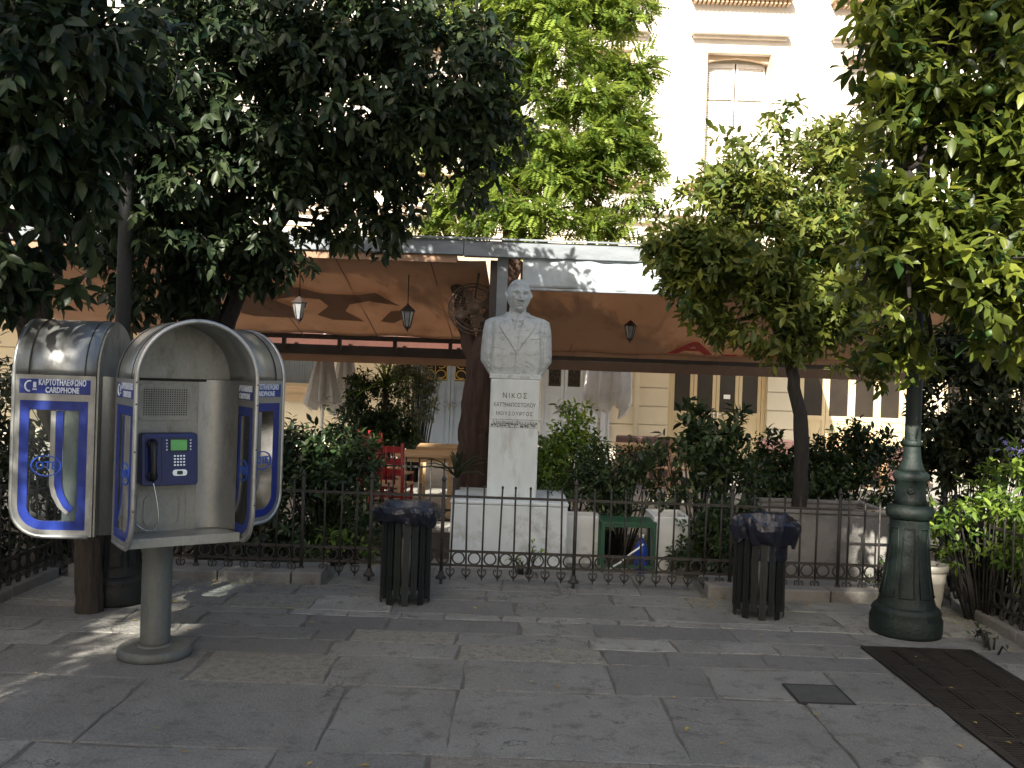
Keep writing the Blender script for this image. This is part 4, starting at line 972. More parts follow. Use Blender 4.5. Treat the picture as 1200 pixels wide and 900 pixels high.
m = MB(); m.b2(-6.0, -.15, 12.5, 12.56, 2.10, 2.165); put(m.build('front_bar', M['dark_rail'], a1), T1)
m = MB(); m.tube([(-5.2, 12.6, 2.2), (-.3, 12.6, 2.2)], .018, 8); put(m.build('upper_rail', M['dark_rail'], a1), T1)
for x in (-4.6, -3.85, -3.1, -2.35, -1.6, -.85): m = MB(); m.b2(x - .025, x + .025, 12.57, 12.63, 1.95, 2.25); put(m.build('bracket', M['dark_rail'], a1), T1)
m = MB(); m.b2(-5.2, -.3, 12.66, 12.7, 1.9, 2.03); put(m.build('lower_bar', M['dark_rail'], a1), T1)
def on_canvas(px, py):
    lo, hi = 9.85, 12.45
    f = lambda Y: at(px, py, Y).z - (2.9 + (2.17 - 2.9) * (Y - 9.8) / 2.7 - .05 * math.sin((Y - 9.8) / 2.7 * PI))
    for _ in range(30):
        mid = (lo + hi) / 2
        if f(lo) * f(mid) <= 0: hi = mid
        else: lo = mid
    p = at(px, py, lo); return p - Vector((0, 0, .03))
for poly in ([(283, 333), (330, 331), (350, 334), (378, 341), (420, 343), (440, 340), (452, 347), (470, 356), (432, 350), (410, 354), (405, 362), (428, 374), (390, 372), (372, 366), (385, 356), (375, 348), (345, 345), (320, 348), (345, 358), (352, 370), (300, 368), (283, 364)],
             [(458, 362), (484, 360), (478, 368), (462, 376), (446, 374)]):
    m = MB(); P3 = [on_canvas(*q) for q in poly]; m.add(P3, [tuple(range(len(P3)))]); put(m.build('print', M['canvas_print'], a1), T1)  # dark patches paint the shape of a shadow onto the canvas underside
a2 = empty('awning', (2, AY, 2.9)); tag(a2, 'brown canvas awning with red lettering behind the marble bust and right trees', 'awning'); T2 = Matrix.Translation((-2, -AY, -2.9))
put(canvas('canvas', .05, 5.6, AY + .1, 2.9, 12.5, 2.04, M['canvas'], a2, nx=34, seams=4), T2)
for x in (.9, 1.8, 2.7, 3.6, 4.6): m = MB(); m.tube([(x, AY + .12, 2.86), (x - .15, 12.45, 2.04)], .006, 5); put(m.build('seam', M['brown_rail'], a2), T2)
m = MB(); m.b2(.0, 5.65, 12.47, 12.478, 1.985, 2.06); put(m.build('hem', M['canvas'], a2), T2)
m = MB(); m.b2(.0, 5.7, 12.48, 12.56, 1.93, 1.99); put(m.build('front_bar', M['dark_rail'], a2), T2)
m = MB(); m.b2(.0, 5.7, 12.50, 12.54, 1.80, 1.928); put(m.build('brown_bar', M['brown_rail'], a2), T2)
sag_dir = Vector((0, 2.7, -.82)).normalized(); 
m = MB(); up_ = Vector((0, -2.7, .86)).normalized(); nr_ = Vector((1, 0, 0)).cross(up_)
Mt = Matrix(((1, up_.x, nr_.x, 2.32), (0, up_.y, nr_.y, 12.05), (0, up_.z, nr_.z, 2.9 - .86 * (12.05 - 9.8) / 2.7 - .06), (0, 0, 0, 1)))
text_mb(m, 'A', .62, Mt, .004, sx=1.3, bold=.012)
for x0_, x1_, h_ in ((.42, .62, .05), (.70, .90, .06), (1.0, 1.3, .07)):
    m.prism([(x0_, -.22), (x1_, -.22), (x1_, -.22 + h_), (x0_ + .03, -.22 + h_)], lambda p: Mt @ Vector((p[0], p[1], 0)), lambda p: Mt @ Vector((p[0], p[1], .006)))
put(m.build('lettering', M['red_letter'], a2), T2)
# white valance roll hanging from the beam
vl = empty('valance', (.85, AY - .02, 2.9)); tag(vl, 'silvery white fabric valance hanging from the beam behind the bust', 'valance')
m = MB(); nx, ny = 48, 8; vs = []; fs = []
for j in range(ny + 1):
    for i in range(nx + 1):
        x = -.78 + 2.28 * i / nx; t = j / ny; vs.append((x, .012 * math.sin(x * 9 + t * 2) + .008 * math.sin(x * 23) - .03 * t, .02 - .31 * t - .008 * math.sin(x * 3)))
for j in range(ny):
    for i in range(nx): a = j * (nx + 1) + i; fs.append((a, a + 1, a + nx + 2, a + nx + 1))
m.add(vs, fs, True); o = m.build('sheet', M['valance'], vl); o.modifiers.new('thick', 'SOLIDIFY').thickness = .004
m = MB(); m.tube([(-.78, -.03, -.30), (1.5, -.03, -.30)], .014, 8); m.tube([(-.78, 0, .02), (1.5, 0, .02)], .016, 8); m.build('hem_rod', M['valance'], vl)
# low second awning farther back
a3 = empty('awning', (-2.4, 13.4, 2.1)); tag(a3, 'dark red low awning with tan edge beyond the rails at left', 'awning')
T3 = Matrix.Translation((2.4, -13.4, -2.1))
put(canvas('canvas', -5.2, -.3, 13.0, 2.1, 14.6, 2.35, M['canvas_red'], a3, sag=.02), T3)
m = MB(); m.b2(-3.55, -.35, 12.74, 12.78, 1.80, 1.90); put(m.build('tan_edge', M['canvas_tan'], a3), T3)
m = MB(); m.b2(-5.2, -.3, 12.9, 12.98, 1.88, 2.13); put(m.build('front_box', M['canvas_red'], a3), T3)
m = MB()
for k in range(5):
    x = -5.0 + k * .33
    poly = [(x, 1.905)] + [(x + .33 * t, 1.905 - .07 * math.sin(t * PI)) for t in (.15, .3, .5, .7, .85)] + [(x + .33, 1.905)]
    m.prism(poly, lambda p: Vector((p[0], 12.84, p[1])), lambda p: Vector((p[0], 12.846, p[1])))
put(m.build('scalloped_edge', M['canvas_red'], a3), T3)
m = MB(); m.tube([(-5.2, 12.84, 1.80), (-3.2, 12.84, 1.80)], .02, 6); put(m.build('lower_pole', M['dark_rail'], a3), T3)
for x in (-5.1, -.35): m = MB(); m.tube([(x, 13.05, 0), (x, 13.05, 2.1)], .03, 8); put(m.build('post', M['dark_rail'], a3), T3)

# hanging lanterns
def lantern(px, pyt, pyb, Y, ztop, label):
    p = at(px, pyb, Y); q = at(px, pyt, Y); h = q.z - p.z; root = empty('hanging_lantern', (p.x, Y, p.z)); tag(root, label, 'lantern')
    m = MB(); m.tube([(0, 0, h), (0, 0, ztop - p.z)], .006, 5); m.build('chain', M['dark_rail'], root)
    s = h
    m = MB(); m.lathe([(.26 * s, .70 * s), (.27 * s, .73 * s), (.15 * s, .84 * s), (.05 * s, .93 * s), (.02 * s, 1.0 * s)], 6, smooth=False); m.build('cap', M['dark_rail'], root)
    m = MB(); m.lathe([(.1 * s, .18 * s), (.215 * s, .70 * s)], 6, smooth=False); m.build('lantern_glass', M['lantern_glass'], root)
    m = MB()
    for i in range(6): a = 2 * PI * i / 6; m.tube([(.105 * s * math.cos(a), .105 * s * math.sin(a), .16 * s), (.225 * s * math.cos(a), .225 * s * math.sin(a), .71 * s)], .018 * s, 5)
    m.lathe([(.01 * s, 0), (.03 * s, .06 * s), (.12 * s, .17 * s), (.11 * s, .19 * s)], 6, smooth=False); m.build('cage', M['dark_rail'], root)
lantern(350, 345, 380, 10.2, 2.76, 'small black lantern hanging nearest the phone booths')
lantern(477, 355, 389, 10.2, 2.76, 'small black lantern hanging left of the wall fan')
lantern(738, 374, 402, 11.2, 2.44, 'small black lantern hanging right of the marble bust')
# caged fan
fc = at(556, 362, 10.1); fan = empty('fan', fc); tag(fan, 'large dark caged fan hanging under the awning left of the bust', 'fan')
Mf = Matrix.Rotation(R(14), 4, 'Z') @ Matrix.Rotation(R(72), 4, 'X'); m = MB(); rf = .275
for r in (.06, .12, .18, .24, rf):
    zc = .09 * (1 - (r / rf) ** 2)
    for s_ in (-1, 1): m.tube([Mf @ Vector((r * math.cos(a), r * math.sin(a), s_ * (zc + .05))) for a in [2 * PI * i / 28 for i in range(28)]], .0045 if r < rf else .010, 4, closed=True)
for i in range(36):
    a = 2 * PI * i / 36
    for s_ in (-1, 1): m.tube([Mf @ Vector((r * math.cos(a), r * math.sin(a), s_ * (.09 * (1 - (r / rf) ** 2) + .05))) for r in (.04, .12, .2, rf)], .003, 3)
m.build('cage', M['wicker'], fan)
m = MB()
for i in range(4):
    a = i * PI / 2 + .4; m.add([Mf @ Vector((r * math.cos(a + da), r * math.sin(a + da), zz)) for r, da, zz in ((.05, -.2, -.015), (.22, -.32, -.02), (.24, .1, .01), (.2, .35, .02), (.05, .3, .015))], [(0, 1, 2, 3, 4)])
m.build('blades', M['wicker'], fan)
m = MB(); m.lathe([(.055, -.06), (.06, .0), (.055, .08), (.03, .10)], 16, M=Mf); m.build('motor', M['wicker'], fan)
m = MB(); m.tube([(0, 0, .1), (.05, 0, 2.9 - fc.z)], .012, 6); m.build('bracket', M['dark_rail'], fan)

# ------------------------------------------------------------------ facade building
FYB = 19.6
fb = empty('apartment_building', (0, FYB, 0)); tag(fb, 'sunlit cream building with shuttered windows, blue doors and café doors behind terrace', 'building')
def wall_open(mb, x0, x1, z0, z1, y0, y1, ops):
    xs = sorted(set([x0, x1] + [v for o_ in ops for v in (o_[0], o_[1])])); zs = sorted(set([z0, z1] + [v for o_ in ops for v in (o_[2], o_[3])]))
    for i in range(len(xs) - 1):
        # merge vertically
        run = None
        for j in range(len(zs) - 1):
            cx, cz = (xs[i] + xs[i + 1]) / 2, (zs[j] + zs[j + 1]) / 2
            solid = not any(o_[0] < cx < o_[1] and o_[2] < cz < o_[3] for o_ in ops)
            if solid: run = (run[0], zs[j + 1]) if run else (zs[j], zs[j + 1])
            if (not solid or j == len(zs) - 2) and run: mb.b2(xs[i], xs[i + 1], y0, y1, run[0], run[1]); run = None
wx = [4.52 + 2.93 * k for k in range(-6, 4)]
ops_up = []; GF = 4.7
for x in wx:
    ops_up += [(x - .66, x + .66, 5.9, 8.6), (x - .66, x + .66, 9.8, 12.5)]
m = MB(); wall_open(m, -16, 17, GF + .0, 14.5, 0, .35, ops_up); m.build('upper_wall', M['stucco_pale'], fb)
m = MB(); m.b2(-16, 17, .36, 9, -.03, 14.48); m.build('core', M['stucco'], fb)
m = MB(); m.b2(-16.2, 17.2, -.5, .34, 14.5, 14.8); m.b2(-16.2, 17.2, -.38, .34, 14.3, 14.498); m.build('cornice', M['trim'], fb)
m = MB(); m.b2(-16, 17, -.22, -.001, GF + .45, GF + .62); m.b2(-16, 17, -.12, -.0012, GF + .30, GF + .448); m.build('string_course', M['stucco_pale'], fb)
GOPS = [(-4.95, -3.75, 1.38, 3.6), (-2.05, -.55, .0, 4.0), (.62, 1.6, .0, 3.9), (3.3, 5.38, .0, 2.95), (6.05, 8.4, .0, 2.95), (9.1, 11.3, 0, 2.95), (-9, -7, 0, 2.95)]
m = MB(); wall_open(m, -16, 17, -.03, GF - .001, .04, .35, GOPS); m.build('lower_wall', M['stucco'], fb)
# rusticated courses between openings
edges = sorted([(-16, -16)] + [(o_[0], o_[1]) for o_ in GOPS] + [(17, 17)]); segs = [(a[1] if a[1] != -16 else -16, b[0]) for a, b in zip(edges, edges[1:])]
for (xa, xb) in segs:
    if xb - xa < .2: continue
    z = .38; m = MB(); m.b2(xa, xb, -.04, .039, -.03, z - .02); m.build('base_course', M['stucco'], fb)
    while z < GF - .2:
        m = MB(); m.b2(xa, xb, .0, .039, z, z + .37); m.build('stone_course', M['stucco'], fb, bevel=.012); z += .39
# upper windows
hood_me = MB(); hood_me.b2(-1.02, 1.02, -.22, -.002, 0, .08); hood_me.b2(-.98, .98, -.10, -.003, -.05, -.001)
hood_m = hood_me.mesh('window_hood', M['stucco_pale'])
sill = MB(); sill.b2(-1.05, 1.05, -.3, -.002, -.1, 0)
for i in range(22): sill.b2(-1.0 + i * .0925, -.95 + i * .0925, -.2, -.003, -.19, -.101)
sill_m = sill.mesh('window_sill', M['trim'])
su = MB(); su.ring([(-.72, -.02), (.72, -.02), (.72, 2.76), (-.72, 2.76)], [(-.66, 0), (.66, 0), (.66, 2.70), (-.66, 2.70)], lambda p: Vector((p[0], -.05, p[1])), lambda p: Vector((p[0], -.001, p[1]))); sur_m = su.mesh('window_frame', M['trim'])
arch = MB(); poly = [(-.655, 2.70), (-.655, 2.55)] + [(-.655 + 1.31 * t, 2.55 + .1 * math.sin(t * PI)) for t in (.15, .3, .5, .7, .85)] + [(.655, 2.55), (.655, 2.70)]
arch.prism(poly, lambda p: Vector((p[0], .1, p[1])), lambda p: Vector((p[0], .2, p[1]))); arch_m = arch.mesh('lintel', M['trim']); gap_m = MB().b2(-.03, .03, 0, .02, 0, 2.6).mesh('shutter_gap', M['hole'])
sh = MB(); hw = .31
sh.b2(-hw, -hw + .05, 0, .035, 0, 2.6); sh.b2(hw - .05, hw, 0, .035, 0, 2.6)
for z in (0, .85, 1.7, 2.5): sh.b2(-hw + .051, hw - .051, .001, .034, z, z + .09)
for i in range(62):
    z = .09 + i * .0395
    if any(a - .02 < z < a + .09 for a in (.85, 1.7, 2.5)) : continue
    sh.box((0, .018, z + .02), (hw * 2 - .104, .006, .04), M=Matrix.Rotation(R(-35), 4, 'X'))
sh_m = sh.mesh('shutter', M['shutter'])
for x in wx:
    for z0 in (5.9, 9.8):
        inst('window_sill', sill_m, fb, (x, 0, z0)); inst('window_hood', hood_m, fb, (x, 0, z0 + 3.05))
        wf = inst('window_frame', sur_m, fb, (x, -.0, z0)); inst('lintel', arch_m, wf); inst('shutter_gap', gap_m, wf, (0, .33, 0))
        for s_ in (-1, 1): inst('shutter', sh_m, wf, (s_ * .325, .29, .0), rot=(0, 0, s_ * .03))
# ground floor left window, doors
def door(name, xa, xb, z0, z1, mt, n, grille, y=.2, panel=True, gmat='gold'):
    w_ = (xb - xa); m = MB(); m.b2(xa, xa + .08, y - .05, y + .05, z0, z1); m.b2(xb - .08, xb, y - .05, y + .05, z0, z1); m.b2(xa + .081, xb - .081, y - .05, y + .05, z1 - .1, z1)
    d = m.build(name, mt, fb); lw = (w_ - .16) / n
    for i in range(n):
        a = xa + .08 + i * lw + .005; b = a + lw - .01; zm = z0 + (z1 - z0) * (.36 if z1 > 3.5 else .33)
        l = MB(); l.b2(a, a + .07, y - .02, y + .03, z0, z1 - .1); l.b2(b - .07, b, y - .02, y + .03, z0, z1 - .1)
        for zz, hh in ((z0 + .02, .14), (zm, .1), (z1 - .24, .14)): l.b2(a + .071, b - .071, y - .021, y + .029, zz, zz + hh)
        if panel: l.b2(a + .071, b - .071, y + .0, y + .02, z0 + .16, zm); l.b2(a + .12, b - .12, y - .015, y + .0, z0 + .22, zm - .08)
        lo = l.build('door_leaf', mt, d)
        p = MB(); p.b2(a + .071, b - .071, y + .012, y + .02, zm + .1, z1 - .24); p.build('pane', M['pane_dark'], lo)
        if grille:
            q = MB(); cx = (a + b) / 2; hw2 = (b - a) / 2 - .09; zt = z1 - .27; z = zm + .16
            while z < zt - .15:
                for sx in (-1, 1):
                    q.tube([(cx + sx * (hw2 * .5 + hw2 * .42 * math.cos(R(t))), y - .02, z + .08 + .085 * math.sin(R(t))) for t in range(-120, 181, 30)], .011, 4)
                q.tube([(cx, y - .02, z - .02), (cx, y - .02, z + .2)], .01, 4); z += .21
            q.ring([(cx - hw2 - .02, zm + .12), (cx + hw2 + .02, zm + .12), (cx + hw2 + .02, zt), (cx - hw2 - .02, zt)], [(cx - hw2, zm + .14), (cx + hw2, zm + .14), (cx + hw2, zt - .02), (cx - hw2, zt - .02)], lambda p: Vector((p[0], y - .03, p[1])), lambda p: Vector((p[0], y - .01, p[1])))
            q.build('grille', M[gmat], lo)
        if n >= 2 and i in ((n - 1) // 2, (n - 1) // 2 + 1):
            q = MB(); hx = b - .035 if i == (n - 1) // 2 else a + .035; q.box((hx, y - .04, z0 + 1.0), (.025, .03, .14)); q.box((hx + (-.05 if i == (n - 1) // 2 else .05), y - .06, z0 + 1.03), (.12, .018, .018)); q.build('handle', M['chrome'], lo)
    return d
door('blue_door', -2.05, -.55, .0, 4.0, M['door_blue'], 2, True)
door('pale_door', .62, 1.6, .0, 3.9, M['door_pale'], 2, True, gmat='iron')
door('cafe_door', 3.3, 5.38, .0, 2.95, M['wood_yel'], 4, False)
door('cafe_door', 6.05, 8.4, .0, 2.95, M['wood_yel'], 4, False)
door('cafe_door', 9.1, 11.3, .0, 2.95, M['wood_yel'], 4, False)
door('cafe_door', -9, -7, .0, 2.95, M['wood_yel'], 4, False)
m = MB(); m.b2(-.2, .2, -.035, .0, -.09, .09); # paper notice on the café door
m = MB(); m.b2(4.5, 4.64, .165, .17, 1.36, 1.45); m.build('notice', M['white_paint'], fb)
wn = MB(); wn.b2(-4.95, -3.75, .16, .2, 1.38, 3.6); wn.build('blue_shutter', M['door_blue'], fb)
for i in range(22): m = MB(); m.b2(-4.93 + i * .054, -4.895 + i * .054, .14, .158, 1.42, 3.55); m.build('shutter_slat', M['door_blue'], fb)
m = MB(); m.b2(-5.2, -3.6, -.2, .0, 1.19, 1.34); m.b2(-5.1, -3.7, -.1, .0, 1.0, 1.188); m.build('window_sill', M['trim'], fb)
for x in (.45, 1.72, 1.98): m = MB(); m.b2(x - .1, x + .1, -.08, -.0405, .0, 3.9); m.build('pilaster', M['door_pale'], fb)
m = MB(); m.tube([(2.62, -.1, 0), (2.62, -.1, GF)], .05, 10); m.build('drain_pipe', M['stucco'], fb)

a4 = empty('awning', (-.3, 19.5, 4.1)); tag(a4, 'wide tan awning fixed to the cream building above its doors', 'awning'); T4 = Matrix.Translation((.3, -19.5, -4.1))  # hidden awning, added so the ground floor falls into shade
put(canvas('canvas', -14, 5.7, 19.55, 4.15, 15.6, 3.1, M['canvas_cream'], a4, sag=.03, nx=60), T4)  # canvas of the added unseen awning
m = MB(); m.tube([(-14, 15.6, 3.09), (5.7, 15.6, 3.09)], .03, 8); put(m.build('front_bar', M['beam'], a4), T4)
for x in (-9.3, -5.6, -1.9, 1.8, 5.6): m = MB(); m.tube([(x, 15.62, 3.07), (x, 19.4, 2.7)], .018, 6); put(m.build('arm', M['beam'], a4), T4)
# ------------------------------------------------------------------ café furniture
def parasol(px, Y, pyt, pyb, label, seed, wbot, ruff=False, pole=True):
    t = at(px, pyt, Y); b = at(px, pyb, Y); rg = random.Random(seed); root = empty('folded_parasol', (b.x, Y, 0)); tag(root, label, 'parasol')
    n = 60; rows_ = 14; vs = []; fs = []; H = t.z - b.z; phs = [rg.uniform(0, 6) for _ in range(4)]
    for j in range(rows_ + 1):
        s_ = j / rows_; r = .035 + (wbot - .035) * (s_ ** .7 if not ruff else min(1, .45 + .7 * math.sin(s_ * 2.5)))
        for i in range(n):
            a = 2 * PI * i / n; f = 1 + (.28 * s_ + .08) * math.sin(8 * a + phs[0] + s_ * (1.5 if ruff else .3)) + .1 * s_ * math.sin(13 * a + phs[1])
            zz = t.z - H * s_ + (.07 * math.sin(8 * a + phs[0] + 1) + (.09 * math.sin(3 * a + phs[2]) if ruff else .02 * math.sin(3 * a))) * (s_ ** 3)
            vs.append((r * f * math.cos(a), r * f * math.sin(a), zz))
    for j in range(rows_):
        for i in range(n): fs.append((j * n + i, (j + 1) * n + i, (j + 1) * n + (i + 1) % n, j * n + (i + 1) % n))
    m = MB(); m.add(vs, fs, True); m.build('fabric', M['parasol'], root)
    m = MB(); m.tube([(0, 0, .03), (0, 0, t.z + .06)], .024, 10); m.build('pole', M['white_paint'], root)
    m = MB(); m.lathe([(.22, 0), (.22, .05), (.05, .07), (.035, .25)], 20); m.build('foot', M['stone_planter'], root)
    return root
parasol(378, 14.0, 395, 476, 'cream folded parasol with tied waist, leftmost of the three', 1, .21, False)
parasol(403, 14.6, 395, 481, 'closed cream parasol hanging straight beside the leafy palm plants', 2, .2)
parasol(712, 13.0, 400, 478, 'crumpled cream folded parasol on white pole right of the bust', 5, .27, True)
def table(x, y, rz, label, w_=.72, d=.72, h=.74):
    root = empty('cafe_table', (x, y, 0), rz); tag(root, label, 'table')
    for i in range(5): m = MB(); pw = d / 5; m.b2(-w_ / 2, w_ / 2, -d / 2 + pw * i + .003, -d / 2 + pw * (i + 1) - .003, h - .03, h); m.build('plank', M['table_wood'], root)
    m = MB(); m.b2(-w_ / 2 + .04, w_ / 2 - .04, -d / 2 + .04, d / 2 - .04, h - .09, h - .031); m.build('apron', M['table_wood'], root)
    for sx in (-1, 1):
        for sy in (-1, 1): m = MB(); m.b2(sx * (w_ / 2 - .07) - .022, sx * (w_ / 2 - .07) + .022, sy * (d / 2 - .07) - .022, sy * (d / 2 - .07) + .022, 0, h - .091); m.build('leg', M['table_wood'], root)
    return root
def chair(x, y, rz, label, mt='red_paint'):
    root = empty('cafe_chair', (x, y, 0), rz); tag(root, label, 'chair')
    m = MB(); m.b2(-.2, .2, -.2, .2, .44, .465); m.build('seat', M['cane'], root, bevel=.006)
    for sx in (-1, 1):
        m = MB(); m.tube([(sx * .18, -.18, 0), (sx * .18, -.18, .439)], .018, 8); m.build('leg', M[mt], root)
        m = MB(); m.tube([(sx * .18, .2, 0), (sx * .18, .19, .46), (sx * .185, .25, .92)], .02, 8); m.build('leg', M[mt], root)
    for z, yy in ((.6, .206), (.72, .222), (.85, .238)): m = MB(); m.b2(-.165, .165, yy - .01, yy + .01, z - .035, z + .035); m.build('back_slat', M[mt], root)
    for i in range(3): m = MB(); x_ = -.09 + .09 * i; m.tube([(x_, .2, .47), (x_, .244, .87)], .012, 6); m.build('back_spindle', M[mt], root)
    for z in (.15, .28): m = MB(); m.tube([(-.18, -.18, z), (.18, -.18, z)], .012, 6); m.tube([(-.18, -.18, z + .03), (-.18, .195, z + .03)], .012, 6); m.tube([(.18, -.18, z + .03), (.18, .195, z + .03)], .012, 6); m.build('stretcher', M[mt], root)
    return root
table(-1.0, 11.2, .05, 'square wooden café table nearest the short iron fence'); table(-.85, 12.3, .02, 'square wooden café table farther back beside the tree trunk')
table(-1.85, 10.9, .2, 'wooden café table among red chairs at left', .6, .6)
chair(-1.62, 11.9, R(80), 'red wooden chair leaning at the left of the far table')
chair(-1.42, 11.45, R(78), 'red wooden chair facing the near café table'); chair(-1.75, 12.4, R(95), 'red wooden chair behind two others at far left table')
chair(-.32, 10.7, R(-80), 'red wooden chair half hidden behind the thick tree trunk')
chair(-1.3, 10.35, R(170), 'red wooden chair with cane seat just behind the short fence')
def bench(px0, px1, pyt, Y, label):
    a = at(px0, pyt, Y); b = at(px1, pyt, Y); root = empty('sofa_bench', ((a.x + b.x) / 2, Y, 0)); tag(root, label, 'bench'); w_ = (b.x - a.x)
    m = MB(); m.b2(-w_ / 2, w_ / 2, -.05, .05, .42, a.z); m.build('backrest', M['brown_seat'], root, bevel=.03)
    m = MB(); m.b2(-w_ / 2, w_ / 2, -.6, -.051, .1, .45); m.build('seat', M['brown_seat'], root, bevel=.03)
    for sx in (-1, 1): m = MB(); m.b2(sx * w_ / 2 - .04, sx * w_ / 2 + .04, -.6, .05, -.0, .099); m.build('leg', M['dark_rail'], root)
bench(722, 788, 510, 15.5, 'dark brown padded bench below the cream wall right of the white parasol')
bench(888, 930, 514, 16.5, 'dark brown padded bench between the two café door groups')
bench(1010, 1075, 522, 16.5, 'dark brown padded bench in front of the right café doors')
table(1.95, 14.2, .1, 'small wooden table in front of the brown bench near the white parasol', .6, .6, .72)
chair(2.35, 13.3, R(200), 'pale cane café chair beside the white parasol pole', 'cane'); chair(6.2, 16.0, R(20), 'cane chair in front of the right café doors', 'cane'); chair(5.3, 15.2, R(-30), 'cane chair beside the middle café doors', 'cane')
table(5.8, 15.3, .1, 'round looking wooden table in front of the right café doors', .6, .6, .72)

# ------------------------------------------------------------------ trees
def tree(name, label, limbs, mt, blobs, mk, L, **kw):
    p0 = Vector(limbs[0][0][0]); root = empty(name, (0, 0, 0)); root.location = (0, 0, 0)
    tag(root, label, 'tree', kw.pop('group', None))
    nt_ = kw.pop('ntwig', 140); fruits = kw.pop('fruits', 0); seed = kw.get('seed', 1)
    for i, (pts, r0, r1) in enumerate(limbs):
        m = MB(); limb(m, pts, r0, r1, seed=seed + i, jit=.015); m.build('trunk' if i == 0 else 'limb', mt, root)
    p, d = foliage(root, blobs, mk, L, **kw)
    ends = [l[0][-1] for l in limbs] + [(b[0], b[1], b[2]) for b in blobs]
    mb = MB(); e0 = [Vector(l[0][-1]) for l in limbs]
    for b in blobs:
        c = Vector(b[:3]); n = min(e0, key=lambda e: (e - c).length); mb.tube([n, (n + c) / 2 + Vector((0, 0, -.06)), c], [.03, .022, .012], 6)
    mb.build('boughs', mt, root)
    rgx = random.Random(seed); mb = MB()
    for q in rgx.sample(range(len(p)), min(nt_, len(p))):
        v = Vector(p[q]); c = min([Vector(b[:3]) for b in blobs], key=lambda c_: (c_ - v).length)
        mb.tube([c, (v + c) / 2 + Vector((rgx.uniform(-.06, .06), rgx.uniform(-.06, .06), rgx.uniform(-.02, .06))), v], [.010, .006, .003], 4)
    tag(mb.build('twigs', mt, root), kind='stuff')
    if fruits:
        fm = MB(); fm.lathe([(.002, -.034), (.018, -.029), (.031, -.014), (.035, 0), (.031, .016), (.018, .03), (.002, .033)], 14); fme = fm.mesh('orange', M['fruit'])
        cand = [i for i in range(len(p)) if d[i][1] < -.45 and abs(p[i][0] / p[i][1]) < .54 and abs((p[i][2] - EYE) / p[i][1]) < .4]
        for i in rgx.sample(cand, min(fruits, len(cand))): inst('orange', fme, root, tuple(p[i] + d[i] * np.array([.05, .09, .03])))
    return root
W_ = lambda *a: tuple(at(*a))
# left orange tree with several stems
bl = [B(250, 110, 7.0, 135), B(390, 95, 7.1, 120), B(500, 120, 7.2, 92), B(565, 150, 7.3, 55), B(550, 70, 7.3, 62), B(330, 205, 7.3, 100), B(190, 235, 7.1, 100), B(430, 205, 7.4, 72),
      B(300, 10, 7.1, 120), B(450, 30, 7.3, 85), B(250, 300, 7.6, 62), B(150, 300, 7.4, 55), B(170, 120, 6.9, 110), B(540, 205, 7.4, 40), B(320, 300, 7.7, 38), B(460, 262, 7.5, 34), B(400, 262, 7.6, 34), B(230,345,7.9,34), B(185,330,7.8,40), B(215,300,7.5,44), B(165,350,7.8,26), B(300,322,7.8,26)]
gb = at(245, 690, 8.0)
tree('orange_tree', 'dark leafy orange tree with several stems spreading over the phone booths',
     [([(gb.x, 8.0, -.03), (gb.x - .05, 8.0, .8), W_(225, 385, 7.9), W_(205, 320, 7.7), W_(190, 250, 7.4)], .12, .05),
      ([(gb.x, 8.0, .7), W_(250, 385, 7.9), W_(247, 330, 7.7), W_(260, 230, 7.4)], .09, .045),
      ([(gb.x + .03, 8.0, .7), W_(262, 390, 7.9), W_(285, 320, 7.7), W_(360, 215, 7.4), W_(480, 140, 7.3)], .09, .035),
      ([(gb.x - .05, 8.0, .7), W_(240, 380, 7.9), W_(228, 300, 7.6), W_(250, 150, 7.1)], .07, .04)],
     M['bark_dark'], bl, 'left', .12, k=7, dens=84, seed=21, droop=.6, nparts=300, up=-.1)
bl = [B(20, 60, 4.6, 100), B(90, 40, 4.9, 95), B(30, 170, 4.7, 80), B(85, 215, 4.9, 48), B(15, 270, 4.8, 48), B(70, 285, 5.0, 34), B(130, 130, 5.2, 60), B(-60, 150, 4.8, 110), B(85, 340, 5.1, 12, .06), B(-40, 300, 5, 50), B(0, 345, 5.2, 30), B(60, 270, 5.2, 40), B(20, 320, 5.3, 36)]
tb = at(108, 705, 6.3)
tree('orange_tree', 'nearest dark tree with long drooping leaves at the upper left corner',
     [([(tb.x - .02, 6.3, -.03), (tb.x - .05, 6.3, .45), (tb.x - .1, 6.25, .9), (tb.x - .3, 6.1, 1.5), (tb.x - .35, 5.9, 2.1), W_(-20, 220, 5.4)], .085, .05),
      ([(tb.x - .3, 6.1, 1.5), W_(60, 250, 5.8), W_(60, 120, 5.0)], .05, .03)],
     M['bark'], bl, 'left', .14, k=7, dens=76, seed=31, droop=.75, nparts=300, splen=.2, up=-.1)
